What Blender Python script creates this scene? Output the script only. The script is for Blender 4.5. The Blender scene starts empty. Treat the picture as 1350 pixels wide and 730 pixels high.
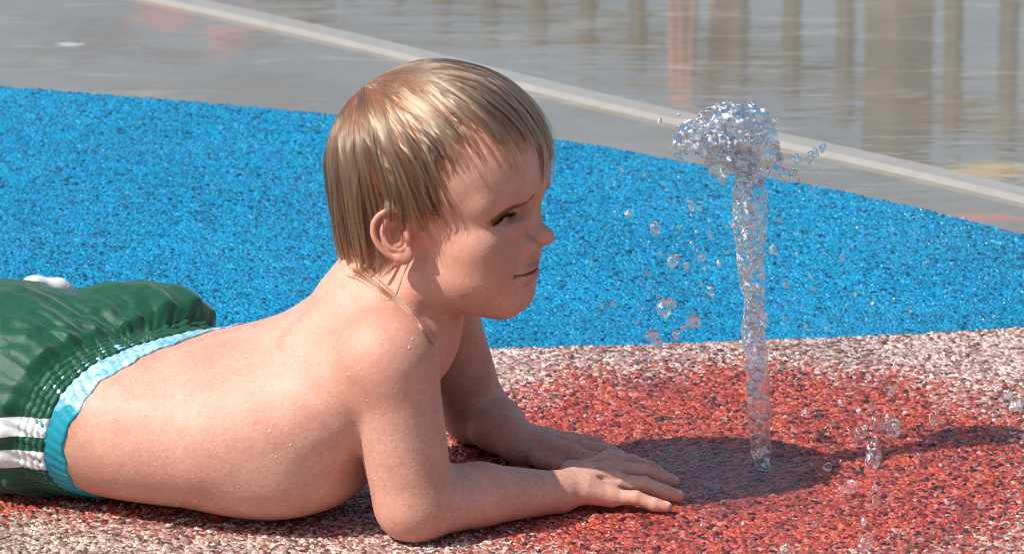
import bpy, math, random
import numpy as np
from mathutils import Vector, Matrix

random.seed(7)
rng = np.random.default_rng(7)
S = 0.00055                      # metres per modelling unit (one unit is about one photo pixel at the boy)
SC = bpy.context.scene
COL = SC.collection

# ------------------------------------------------------------------ camera
TH = math.radians(17.0)
DC = 4.5
FWD = np.array([0, math.cos(TH), -math.sin(TH)])
UPV = np.array([0, math.sin(TH), math.cos(TH)])
CAM = -DC * FWD + 0.154 * UPV

def W(u, v, y):
    """world point (modelling units) seen at photo pixel u,v at depth y (units)"""
    d = FWD + (u - 675) * S / DC * np.array([1, 0, 0]) + (365 - v) * S / DC * UPV
    t = (y * S - CAM[1]) / d[1]
    return (CAM + t * d) / S

def G(u, v, z=0.0):
    """ground point (metres)"""
    d = FWD + (u - 675) * S / DC * np.array([1, 0, 0]) + (365 - v) * S / DC * UPV
    t = (z - CAM[2]) / d[2]
    return CAM + t * d

def XU(u, y, z):
    """x (units) so that a point at depth y, height z (units) sits at photo column u"""
    dep = np.dot(np.array([0, y * S, z * S]) - CAM, FWD)
    return (u - 675) * dep / DC

def pt(u, y, z):
    return np.array([XU(u, y, z), y, z], float)

cam_d = bpy.data.cameras.new('camera')
cam = bpy.data.objects.new('camera', cam_d)
COL.objects.link(cam)
cam.location = CAM
cam.rotation_euler = (math.radians(90) - TH, 0, 0)
cam_d.sensor_width = 36
cam_d.lens = 36 * DC / (1350 * S)
cam_d.clip_end = 3000
cam_d.clip_start = 0.05
cam_d.dof.use_dof = True
cam_d.dof.focus_distance = 4.42
cam_d.dof.aperture_fstop = 25
SC.camera = cam

# ------------------------------------------------------------------ tagging
def tag(o, label=None, cat=None, group=None, kind=None):
    if label: o['label'] = label
    if cat: o['category'] = cat
    if group: o['group'] = group
    if kind: o['kind'] = kind
    return o

def empty(name, loc=(0, 0, 0)):
    o = bpy.data.objects.new(name, None)
    COL.objects.link(o)
    o.location = loc
    return o

def link_mesh(name, verts, faces, mat, parent=None, smooth=True):
    me = bpy.data.meshes.new(name)
    me.from_pydata([tuple(v) for v in verts] if not isinstance(verts, np.ndarray) else verts.tolist(), [],
                   faces.tolist() if isinstance(faces, np.ndarray) else faces)
    me.update()
    if smooth:
        me.polygons.foreach_set('use_smooth', np.ones(len(me.polygons), bool))
    o = bpy.data.objects.new(name, me)
    COL.objects.link(o)
    if mat: me.materials.append(mat)
    if parent:
        o.parent = parent
        o.matrix_parent_inverse = Matrix.Translation(parent.location).inverted()
    return o

def add_attr(o, name, vals):
    a = o.data.attributes.new(name, 'FLOAT', 'POINT')
    a.data.foreach_set('value', np.asarray(vals, np.float32))

# ------------------------------------------------------------------ signed distance tools (numpy)
F32 = np.float32
def smin(a, b, k):
    h = np.maximum(k - np.abs(a - b), 0) / k
    return np.minimum(a, b) - h * h * k * 0.25
def smax(a, b, k):
    return -smin(-a, -b, k)
def sphere(p, c, r):
    return np.linalg.norm(p - np.asarray(c, F32), axis=1) - r
def ell(p, c, r):
    q = p - np.asarray(c, F32)
    r = np.asarray(r, F32)
    k0 = np.linalg.norm(q / r, axis=1)
    k1 = np.linalg.norm(q / (r * r), axis=1) + 1e-6
    return k0 * (k0 - 1) / k1
def cap(p, a, b, ra, rb):
    a = np.asarray(a, F32); b = np.asarray(b, F32)
    ab = b - a
    t = np.clip(((p - a) @ ab) / (ab @ ab), 0, 1)
    return np.linalg.norm(p - a - t[:, None] * ab, axis=1) - (ra + (rb - ra) * t)
def chain(p, pts, rs, k=0):
    d = None
    for i in range(len(pts) - 1):
        e = cap(p, pts[i], pts[i + 1], rs[i], rs[i + 1])
        d = e if d is None else (smin(d, e, k) if k else np.minimum(d, e))
    return d
def catmull(pts, n):
    P = np.asarray(pts, float)
    P = np.vstack([2 * P[0] - P[1], P, 2 * P[-1] - P[-2]])
    out = []
    m = len(P) - 3
    for i in range(m):
        for j in range(n):
            t = j / n
            p0, p1, p2, p3 = P[i:i + 4]
            out.append(0.5 * (2 * p1 + (p2 - p0) * t + (2 * p0 - 5 * p1 + 4 * p2 - p3) * t * t + (3 * p1 - p0 - 3 * p2 + p3) * t ** 3))
    out.append(P[-2])
    return np.array(out)

_nd = rng.normal(size=(40, 3)); _nd /= np.linalg.norm(_nd, axis=1)[:, None]
_np = rng.uniform(0, 6.28, 40)
def wob(p, freq, seed=0, n=6):
    """smooth pseudo noise, about -1..1"""
    o = np.zeros(len(p), F32)
    for i in range(n):
        j = (seed * 5 + i) % 40
        o += np.sin((p @ _nd[j].astype(F32)) * freq * (0.7 + 0.12 * i) + _np[j])
    return o / (n * 0.6)

def axis_coords(spans):
    """spans: [(x_end, step)...] starting at the first value"""
    x = spans[0]
    out = [x]
    for end, st in spans[1:]:
        n = max(1, int(round((end - out[-1]) / st)))
        a = out[-1]
        out += list(a + (end - a) * (np.arange(1, n + 1) / n))
    return np.array(out, F32)

def mesh_sdf(f, xs, ys, zs, slack=1.35, newton=1):
    nx, ny, nz = len(xs), len(ys), len(zs)
    B = 8
    Fv = np.full((nx, ny, nz), 1e3, F32)
    bi = [np.arange(0, n - 1, B) for n in (nx, ny, nz)]
    lo = [a[b] for a, b in zip((xs, ys, zs), bi)]
    hi = [a[np.minimum(b + B, n - 1)] for a, b, n in zip((xs, ys, zs), bi, (nx, ny, nz))]
    C = np.stack(np.meshgrid(*[(l + h) / 2 for l, h in zip(lo, hi)], indexing='ij'), -1).reshape(-1, 3).astype(F32)
    H = np.stack(np.meshgrid(*[(h - l) / 2 for l, h in zip(lo, hi)], indexing='ij'), -1).reshape(-1, 3)
    I = np.stack(np.meshgrid(*bi, indexing='ij'), -1).reshape(-1, 3)
    hd = np.linalg.norm(H, axis=1)
    d = np.concatenate([f(C[i:i + 200000]) for i in range(0, len(C), 200000)])
    I = I[np.abs(d) < hd * slack + 3]
    inside = None
    # fill the rest with the sign of the block centre
    sgn = np.where(d < 0, -1e3, 1e3).astype(F32).reshape([len(b) for b in bi])
    for ax in range(3):
        sgn = np.repeat(sgn, B, axis=ax)
    m = [min(sgn.shape[k], Fv.shape[k]) for k in range(3)]
    Fv[:m[0], :m[1], :m[2]] = sgn[:m[0], :m[1], :m[2]]
    off = np.stack(np.meshgrid(*[np.arange(B + 1)] * 3, indexing='ij'), -1).reshape(-1, 3)
    step = 300
    for s in range(0, len(I), step):
        J = (I[s:s + step, None, :] + off[None]).reshape(-1, 3)
        J = np.minimum(J, np.array([nx - 1, ny - 1, nz - 1]))
        P = np.stack([xs[J[:, 0]], ys[J[:, 1]], zs[J[:, 2]]], 1)
        Fv[J[:, 0], J[:, 1], J[:, 2]] = f(P)
    ins = Fv < 0
    c = np.zeros((nx - 1, ny - 1, nz - 1), np.uint8)
    for a in (0, 1):
        for b in (0, 1):
            for e in (0, 1):
                c += ins[a:nx - 1 + a, b:ny - 1 + b, e:nz - 1 + e]
    act = np.argwhere((c > 0) & (c < 8))
    del c
    n = len(act)
    corners = np.array([(a, b, e) for a in (0, 1) for b in (0, 1) for e in (0, 1)])
    V = np.zeros((n, 8), F32); CP = np.zeros((n, 8, 3), F32)
    for k, o in enumerate(corners):
        q = act + o
        V[:, k] = Fv[q[:, 0], q[:, 1], q[:, 2]]
        CP[:, k] = np.stack([xs[q[:, 0]], ys[q[:, 1]], zs[q[:, 2]]], 1)
    acc = np.zeros((n, 3), F32); cnt = np.zeros(n, F32)
    for i in range(8):
        for j in range(i + 1, 8):
            if np.abs(corners[i] - corners[j]).sum() != 1: continue
            x = (V[:, i] < 0) != (V[:, j] < 0)
            t = V[:, i] / (V[:, i] - V[:, j] + 1e-12)
            p = CP[:, i] + t[:, None] * (CP[:, j] - CP[:, i])
            acc[x] += p[x]; cnt[x] += 1
    verts = acc / np.maximum(cnt, 1)[:, None]
    ids = (act[:, 0].astype(np.int64) * (ny - 1) + act[:, 1]) * (nz - 1) + act[:, 2]
    faces = []
    for ax in range(3):
        sl0 = [slice(None)] * 3; sl1 = [slice(None)] * 3
        sl0[ax] = slice(0, -1); sl1[ax] = slice(1, None)
        a0 = ins[tuple(sl0)]; a1 = ins[tuple(sl1)]
        E = np.argwhere(a0 != a1)
        o1, o2 = [k for k in range(3) if k != ax]
        lim = [nx - 1, ny - 1, nz - 1]
        ok = (E[:, o1] > 0) & (E[:, o2] > 0) & (E[:, o1] < lim[o1]) & (E[:, o2] < lim[o2])
        E = E[ok]
        flip = ins[E[:, 0], E[:, 1], E[:, 2]]
        q = []
        for d1, d2 in ((-1, -1), (0, -1), (0, 0), (-1, 0)):
            Q = E.copy(); Q[:, o1] += d1; Q[:, o2] += d2
            q.append(np.searchsorted(ids, (Q[:, 0].astype(np.int64) * (ny - 1) + Q[:, 1]) * (nz - 1) + Q[:, 2]))
        q = np.stack(q, 1)
        if ax == 1: flip = ~flip
        q[~flip] = q[~flip][:, ::-1]
        faces.append(q)
    del Fv, ins
    faces = np.concatenate(faces)
    for _ in range(newton):
        for s in range(0, n, 200000):
            p = verts[s:s + 200000]
            verts[s:s + 200000] = p - np.clip(f(p), -1.5, 1.5)[:, None] * grad(f, p)
    return verts, faces

def grad(f, p, e=0.6):
    g = np.zeros_like(p)
    for s in ((1, -1, -1), (-1, -1, 1), (-1, 1, -1), (1, 1, 1)):
        s = np.array(s, F32)
        g += s * f((p + s * e).astype(F32))[:, None]
    return g / (np.linalg.norm(g, axis=1)[:, None] + 1e-9)

# ------------------------------------------------------------------ node helpers
def newmat(name):
    m = bpy.data.materials.new(name)
    m.use_nodes = True
    nt = m.node_tree
    return m, nt, nt.nodes['Principled BSDF']
class NT:
    def __init__(s, nt): s.nt = nt
    def n(s, typ, **kw):
        x = s.nt.nodes.new(typ)
        for k, v in kw.items():
            if k.startswith('i_'):
                key = k[2:].replace('_', ' ')
                x.inputs[int(key) if key.isdigit() else key].default_value = v
            else: setattr(x, k, v)
        return x
    def l(s, a, b): s.nt.links.new(a, b)
    def math(s, op, a, b=None, c=None, clamp=False):
        x = s.n('ShaderNodeMath', operation=op, use_clamp=clamp)
        for i, v in enumerate((a, b, c)):
            if v is None: continue
            if isinstance(v, (int, float)): x.inputs[i].default_value = v
            else: s.l(v, x.inputs[i])
        return x.outputs[0]
    def mix(s, f, a, b, blend='MIX'):
        x = s.n('ShaderNodeMix', data_type='RGBA', blend_type=blend)
        for sock, v in ((x.inputs[0], f), (x.inputs[6], a), (x.inputs[7], b)):
            if isinstance(v, (int, float)): sock.default_value = v
            elif isinstance(v, tuple): sock.default_value = v if len(v) == 4 else v + (1,)
            else: s.l(v, sock)
        return x.outputs[2]
    def ramp(s, f, stops, interp='LINEAR'):
        x = s.n('ShaderNodeValToRGB')
        x.color_ramp.interpolation = interp
        e = x.color_ramp.elements
        while len(e) < len(stops): e.new(0.5)
        for el, (p, c) in zip(e, stops):
            el.position = p
            el.color = (c, c, c, 1) if isinstance(c, (int, float)) else c + (1,)
        s.l(f, x.inputs[0])
        return x.outputs[0]
    def noise(s, vec, scale, detail=3, rough=0.55, dist=0.0):
        x = s.n('ShaderNodeTexNoise')
        x.inputs['Scale'].default_value = scale; x.inputs['Detail'].default_value = detail
        x.inputs['Roughness'].default_value = rough; x.inputs['Distortion'].default_value = dist
        if vec is not None: s.l(vec, x.inputs['Vector'])
        return x
    def voro(s, vec, scale, feature='F1', rnd=1.0):
        x = s.n('ShaderNodeTexVoronoi', feature=feature)
        x.inputs['Scale'].default_value = scale; x.inputs['Randomness'].default_value = rnd
        if vec is not None: s.l(vec, x.inputs['Vector'])
        return x
    def attr(s, name):
        return s.n('ShaderNodeAttribute', attribute_name=name)
    def pos(s):
        return s.n('ShaderNodeNewGeometry').outputs['Position']
    def mapped(s, vec, scale=(1, 1, 1), rot=(0, 0, 0)):
        x = s.n('ShaderNodeMapping')
        x.inputs['Scale'].default_value = scale; x.inputs['Rotation'].default_value = rot
        s.l(vec, x.inputs['Vector'])
        return x.outputs[0]
    def bump(s, h, strength, dist, normal=None):
        x = s.n('ShaderNodeBump')
        x.inputs['Strength'].default_value = strength; x.inputs['Distance'].default_value = dist
        s.l(h, x.inputs['Height'])
        if normal is not None: s.l(normal, x.inputs['Normal'])
        return x.outputs[0]

# ------------------------------------------------------------------ the boy: signed distance body
PITCH, YAW, ROLL = math.radians(13), math.radians(-22), math.radians(0)
HX = np.array([math.cos(PITCH) * math.cos(YAW), math.cos(PITCH) * math.sin(YAW), math.sin(PITCH)])
HY = np.array([-math.sin(YAW), math.cos(YAW), 0.0])
HZ = np.cross(HX, HY)
HY, HZ = HY * math.cos(ROLL) + HZ * math.sin(ROLL), HZ * math.cos(ROLL) - HY * math.sin(ROLL)
HR = np.stack([HX, HY, HZ], 1)             # columns: head axes
HO = W(575, 212, -50)
HS = 0.957
def to_head(p): return ((p - HO) @ HR / HS).astype(F32)
def from_head(q): return np.asarray(q, float) @ HR.T * HS + HO

EYE = (81.0, 51.0, -76.0)
EYE_R = 22.0

def ear_sdf(q):
    """q: head-local points mirrored so that the ear is on the -Y side"""
    # ear frame: e1 towards the front, e2 out of the head plane, e3 up
    c = np.array([-25, -117, -69], F32)
    a = math.radians(24)                    # flares out backwards
    tl = math.radians(12)                   # leans back at the top
    e1 = np.array([math.cos(a), math.sin(a), 0]); e2 = np.array([math.sin(a), -math.cos(a), 0])
    e3 = np.array([-math.sin(tl), 0, math.cos(tl)]); e1 = e1 - e3 * (e1 @ e3); e1 /= np.linalg.norm(e1)
    e2 = np.cross(e3, e1); e2 *= np.sign(-e2[1])
    r = (q - c) / 0.83
    p = np.stack([r @ e1, r @ e2, r @ e3], 1).astype(F32)      # x front, y outward, z up
    A = lambda x, z, y=0: (x, y, z)
    rim = [A(18, 6, -4), A(22, 24, 2), A(12, 38, 5), A(-6, 42, 7), A(-24, 34, 8), A(-33, 16, 8), A(-32, -4, 7), A(-25, -22, 5), A(-14, -34, 4)]
    rim = catmull(rim, 3)
    d = chain(p, rim, [5.0] * len(rim))
    plate = ell(p, (-6, -2, 4), (30, 6, 38))
    d = smin(d, plate, 6)
    lobe = ell(p, (-2, 3, -37), (15, 7, 13))
    d = smin(d, lobe, 8)
    anti = catmull([A(-6, 28, 5), A(-18, 16, 6), A(-20, 0, 6), A(-15, -16, 6), A(-2, -24, 6)], 3)
    d = smin(d, chain(p, anti, [4.6] * len(anti)), 4)
    root = cap(p, (10, -14, 6), (6, -14, -24), 17, 13)
    d = smin(d, root, 10)
    concha = ell(p, (0, 6, -3), (14, 12, 17))
    d = smax(d, -concha, 5)
    tragus = ell(p, (15, 5, -9), (6, 6, 10))
    d = smin(d, tragus, 5)
    return d * F32(0.83)

def face_sdf(q):
    ay = np.abs(q[:, 1])
    m = np.stack([q[:, 0], ay, q[:, 2]], 1)          # mirrored half (y >= 0)
    d = ell(q, (-2, 0, 2), (147, 117, 131))
    d = smin(d, ell(q, (62, 0, -14), (88, 98, 98)), 40)
    d = smin(d, ell(q, (36, 0, -112), (72, 84, 96)), 40)
    d = smin(d, cap(m, (62, 20, -192), (-22, 70, -150), 26, 30), 34)       # jaw
    d = smin(d, ell(q, (59, 0, -196), (27, 34, 23)), 24)                    # chin
    d = smin(d, ell(m, (57, 50, -140), (41, 44, 44)), 28)                   # cheeks
    d = smin(d, ell(m, (64, 68, -106), (34, 30, 28)), 24)                   # cheekbones
    d = smin(d, cap(m, (120, 12, -52), (88, 76, -52), 17, 17), 20)          # brow
    d = smin(d, ell(q, (75, 0, -160), (31, 38, 32)), 18)                    # muzzle
    # eye sockets
    d = smax(d, -ell(m, (121, 49, -77), (28, 28, 12)), 16)
    d = smax(d, -ell(m, (134, 23, -74), (22, 10, 15)), 12)
    # nose
    n = cap(q, (117, 0, -62), (125, 0, -114), 9, 11.5)
    n = smin(n, sphere(q, (135, 0, -122), 11.8), 10)
    n = smin(n, ell(m, (111, 17.5, -129), (18, 10, 12.5)), 7)
    d = smin(d, n, 13)
    d = smax(d, -ell(m, (122, 9, -140), (8, 4.5, 6)), 3.5)
    # alar crease
    cr = chain(m, [(104, 27, -113), (93, 30, -124), (92, 29, -135), (97, 25, -143)], [1.2, 2.8, 3.0, 1.6])
    d = smax(d, -cr, 5)
    d = smax(d, -chain(m, [(94, 33, -136), (90, 39, -146), (86, 44, -154)], [1.4, 1.4, 0.6]), 9)
    # lips: raised bands on the muzzle, then the seam between them
    yb = m[:, 1]; zl = m[:, 2]
    gate = np.clip((m[:, 0] - 55) / 15, 0, 1)
    zs = -167.0 + 4.5 * (yb / 38) ** 2
    mu = np.clip(1 - (yb / 36) ** 2, 0, 1) * gate; ml_ = np.clip(1 - (yb / 30) ** 2, 0, 1) * gate
    d = d - 3.8 * np.exp(-((zl - zs - 5.5) / 4.2) ** 2) * mu - 4.0 * np.exp(-((zl - zs + 7) / 5.0) ** 2) * ml_
    d = d + 3.2 * np.exp(-((zl - zs + 19) / 6.0) ** 2) * ml_
    gr = np.maximum(np.maximum(np.abs(zl - zs) - 1.9 * (1 - (yb / 40) ** 2), yb - 39), np.maximum(-(d + 6), 60 - m[:, 0]))
    d = smax(d, -gr, 2.0)
    d = d + 2.6 * np.exp(-(((m[:, 1] - 42) / 7) ** 2 + ((m[:, 2] + 163) / 8) ** 2)) * gate   # mouth corner
    d = smax(d, -cap(q, (121, 0, -141), (124, 0, -153), 3.4, 2.5), 6)     # philtrum
    # lids: ball over the eye, with a narrow slit
    lid = sphere(m, EYE, EYE_R + 3.2)
    d = smin(d, lid, 7)
    # lid fold and lower bag
    d = smin(d, chain(m, [(111, 29, -67), (112, 47, -63), (98, 71, -68)], [4.5, 5.5, 5.0]), 9)
    d = smin(d, chain(m, [(103, 32, -92), (105, 49, -93), (94, 67, -89)], [3, 4, 3]), 12)
    slit = chain(m, [(109, 31, -81.5), (113, 44, -79.0), (112, 58, -78), (98, 75, -80)], [1.8, 6.4, 6.0, 1.6])
    slit = smax(slit, -sphere(m, EYE, EYE_R - 6), 1)
    d = smax(d, -slit, 1.6)
    # frown furrows between the brows
    d = smax(d, -cap(m, (140, 8, -58), (140, 10, -38), 2.2, 1.6), 7)
    d = smin(d, ell(m, (124, 28, -58), (12, 16, 8)), 10)
    # ears
    me = np.stack([q[:, 0], -ay, q[:, 2]], 1)
    msk = np.linalg.norm(me - np.array([-25, -117, -69], F32), axis=1) < 75
    if msk.any():
        d[msk] = smin(d[msk], ear_sdf(me[msk]), 7)
    return d

# trunk: sections at constant x, nodes (photo column u, y, z, half width, half height)
TRUNK = [(-190, 165, 100, 120, 80), (-90, 130, 110, 155, 108), (30, 75, 116, 164, 116), (110, 30, 108, 156, 104), (170, -5, 104, 154, 99),
         (235, -28, 106, 158, 101), (300, -42, 112, 162, 108), (370, -48, 128, 164, 114), (430, -48, 158, 166, 116), (485, -46, 192, 162, 108),
         (522, -45, 218, 140, 92), (556, -45, 236, 104, 66)]
_T = np.array([[XU(u, y, z), y, z, a, b] for u, y, z, a, b in TRUNK])
_Tc = catmull(_T, 6)
def trunk_at(x):
    return [np.interp(x, _Tc[:, 0], _Tc[:, k]) for k in range(1, 5)]
def trunk_sdf(p, off=0.0):
    x = np.clip(p[:, 0], _Tc[0, 0], _Tc[-1, 0])
    yc, zc, a, b = trunk_at(x)
    dx = p[:, 0] - x
    q = np.stack([(p[:, 1] - yc) / (a * 1.035), (p[:, 2] - zc) / (b * 1.035), dx / 46.0], 1)
    k0 = (np.abs(q[:, 0]) ** 2.12 + np.abs(q[:, 1]) ** 2.12 + np.abs(q[:, 2]) ** 2.12) ** (1 / 2.12) + 1e-6
    rad = np.sqrt((p[:, 1] - yc) ** 2 + (p[:, 2] - zc) ** 2 + dx * dx)
    return ((rad * (1 - 1 / k0)) * 0.93 - off).astype(F32)

SHO_N, ELB_N, WRI_N = pt(512, -176, 232), pt(546, -188, 48), pt(735, -92, 28)
SHO_F, ELB_F, WRI_F = pt(575, 90, 230), pt(625, 195, 46), pt(686, 92, 33)

HAND_N = dict(wrist=WRI_N, fingers=[
    [pt(806, -84, 19), pt(838, -91, 20), pt(862, -94, 12), pt(879, -95, 9)],
    [pt(812, -56, 29), pt(848, -57, 27), pt(876, -56, 16), pt(894, -55, 10)],
    [pt(811, -24, 35), pt(848, -18, 31), pt(872, -10, 20), pt(888, -4, 12)],
    [pt(804, 10, 36), pt(832, 22, 31), pt(854, 31, 20), pt(868, 36, 12)]],
    fr=[9.4, 10.6, 11.0, 10.6], thumb=[pt(752, 0, 26), pt(776, 34, 20), pt(800, 52, 13)])
HAND_F = dict(wrist=WRI_F, fingers=[
    [pt(748, 132, 22), pt(772, 136, 22), pt(788, 137, 13), pt(799, 137, 9)],
    [pt(757, 106, 28), pt(786, 106, 27), pt(806, 105, 16), pt(818, 104, 11)],
    [pt(761, 79, 31), pt(792, 74, 29), pt(814, 71, 18), pt(828, 69, 11)],
    [pt(755, 52, 30), pt(784, 46, 26), pt(804, 42, 16), pt(818, 41, 11)]],
    fr=[9.2, 10.4, 11, 10.6], thumb=[pt(712, 64, 24), pt(736, 46, 18), pt(758, 38, 12)])

def hand_sdf(p, hd):
    w = hd['wrist']
    palm = None
    for f, r in zip(hd['fingers'], hd['fr']):
        mid = w + (f[0] - w) * 0.5 + np.array([0, 0, 4])
        e = chain(p, [w, mid, f[0]], [20, 17, r + 3.2], 0)
        palm = e if palm is None else smin(palm, e, 13)
    d = palm
    fing = None
    for f, r in zip(hd['fingers'], hd['fr']):
        e = chain(p, f, [r + 1.4, r, r * 0.94, r * 0.78], 3)
        kn = sphere(p, f[0] + np.array([0, 0, 3]), r + 1.0)
        e = smin(e, kn, 5)
        fing = e if fing is None else smin(fing, e, 1.2)
    d = smin(d, fing, 7)
    t = hd['thumb']
    th = chain(p, [w + np.array([10, 8 if t[0][1] > w[1] else -8, 0])] + t, [16, 14, 11, 9], 4)
    d = smin(d, th, 8)
    # finger webs: shallow grooves between the metacarpals
    for i in range(3):
        a = (hd['fingers'][i][0] + hd['fingers'][i + 1][0]) / 2 + np.array([0, 0, 17])
        b = w + (a - w) * 0.45 + np.array([0, 0, 6])
        d = smax(d, -cap(p, b, a + (a - b) * 0.1, 1, 4.0), 7)
    return d

HIP_N, HIP_F = pt(-40, 60, 92), pt(20, 170, 100)
KNEE_N, KNEE_F = pt(-420, 215, 62), pt(-260, 300, 130)
ANK_N, ANK_F = pt(-790, 330, 46), pt(-640, 400, 60)
def legs_sdf(p):
    d = cap(p, HIP_N, KNEE_N, 86, 56)
    d = smin(d, chain(p, [KNEE_N, KNEE_N * .65 + ANK_N * .35 + np.array([0, 0, 8]), ANK_N], [54, 52, 30], 12), 14)
    e = cap(p, HIP_F, KNEE_F, 84, 58)
    e = smin(e, chain(p, [KNEE_F, KNEE_F * .65 + ANK_F * .35 + np.array([0, 0, 8]), ANK_F], [54, 52, 30], 12), 14)
    for a in (ANK_N, ANK_F):
        f = chain(p, [a, a + np.array([-45, 14, -10]), a + np.array([-110, 34, -30])], [31, 30, 16], 10)
        if a is ANK_N: d = smin(d, f, 12)
        else: e = smin(e, f, 12)
    return smin(d, e, 10)

NECK_A, NECK_B = pt(528, -46, 262), None
def body_sdf(p):
    p = p.astype(F32)
    d = trunk_sdf(p)
    # shoulder blades and shoulder mass
    d = smin(d, ell(p, pt(480, -46, 215), (80, 158, 60)), 40)
    d = smin(d, ell(p, pt(375, -62, 66), (120, 142, 66)), 40)              # belly on the ground
    d = smin(d, cap(p, pt(395, -120, 236), pt(470, -95, 292), 16, 18), 34)                # shoulder blade
    nb = from_head((-30, 0, -110))
    d = smin(d, cap(p, NECK_A, nb, 66, 62), 46)
    d = smin(d, cap(p, pt(478, -46, 272), from_head((-72, 0, -95)), 58, 48), 34)   # nape
    d = smin(d, cap(p, pt(505, -140, 262), pt(520, -60, 318), 26, 30), 40)          # trapezius
    d = smin(d, cap(p, pt(545, 50, 262), pt(530, -30, 318), 26, 30), 40)
    # near arm
    arm = cap(p, SHO_N, ELB_N, 62, 52)
    arm = smin(arm, sphere(p, SHO_N + np.array([-6, 4, 2]), 66), 20)
    fa = chain(p, [ELB_N + np.array([2, 0, 0]), ELB_N * .55 + WRI_N * .45 + np.array([0, 0, 4]), WRI_N], [49, 41, 27], 10)
    arm = smin(arm, fa, 14)
    arm = smin(arm, hand_sdf(p, HAND_N), 8)
    d = smin(d, arm, 11)
    far = cap(p, SHO_F, ELB_F, 51, 43)
    fa = chain(p, [ELB_F, ELB_F * .5 + WRI_F * .5 + np.array([0, 0, 3]), WRI_F], [43, 36, 27], 10)
    far = smin(far, fa, 14)
    hf = hand_sdf(p, HAND_F)
    far = smin(far, hf, 8)
    d = smin(d, far, 8) if False else np.minimum(d, smin(d, far, 8))
    # armpit crease and spine groove
    # legs
    m = p[:, 0] < -420
    if m.any():
        d[m] = smin(d[m], legs_sdf(p[m]), 40)
    # head
    q = to_head(p)
    m = np.linalg.norm(q - np.array([0, 0, -40], F32), axis=1) < 235
    if m.any():
        d[m] = smin(d[m], face_sdf(q[m]) * F32(HS), 26)
    # rests on the ground
    return smax(d, -(p[:, 2] - 0.5), 5)

xs = axis_coords([-1010, (-690, 9), (-560, 3.2), (-290, 2.6), (80, 1.7), (250, 2.0)])
ys = axis_coords([-262, (-215, 2.4), (20, 1.8), (235, 2.2), (470, 5)])
zs = axis_coords([-4, (60, 1.8), (230, 2.4), (600, 1.8), (612, 3)])
bv, bf = mesh_sdf(body_sdf, xs, ys, zs)

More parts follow.
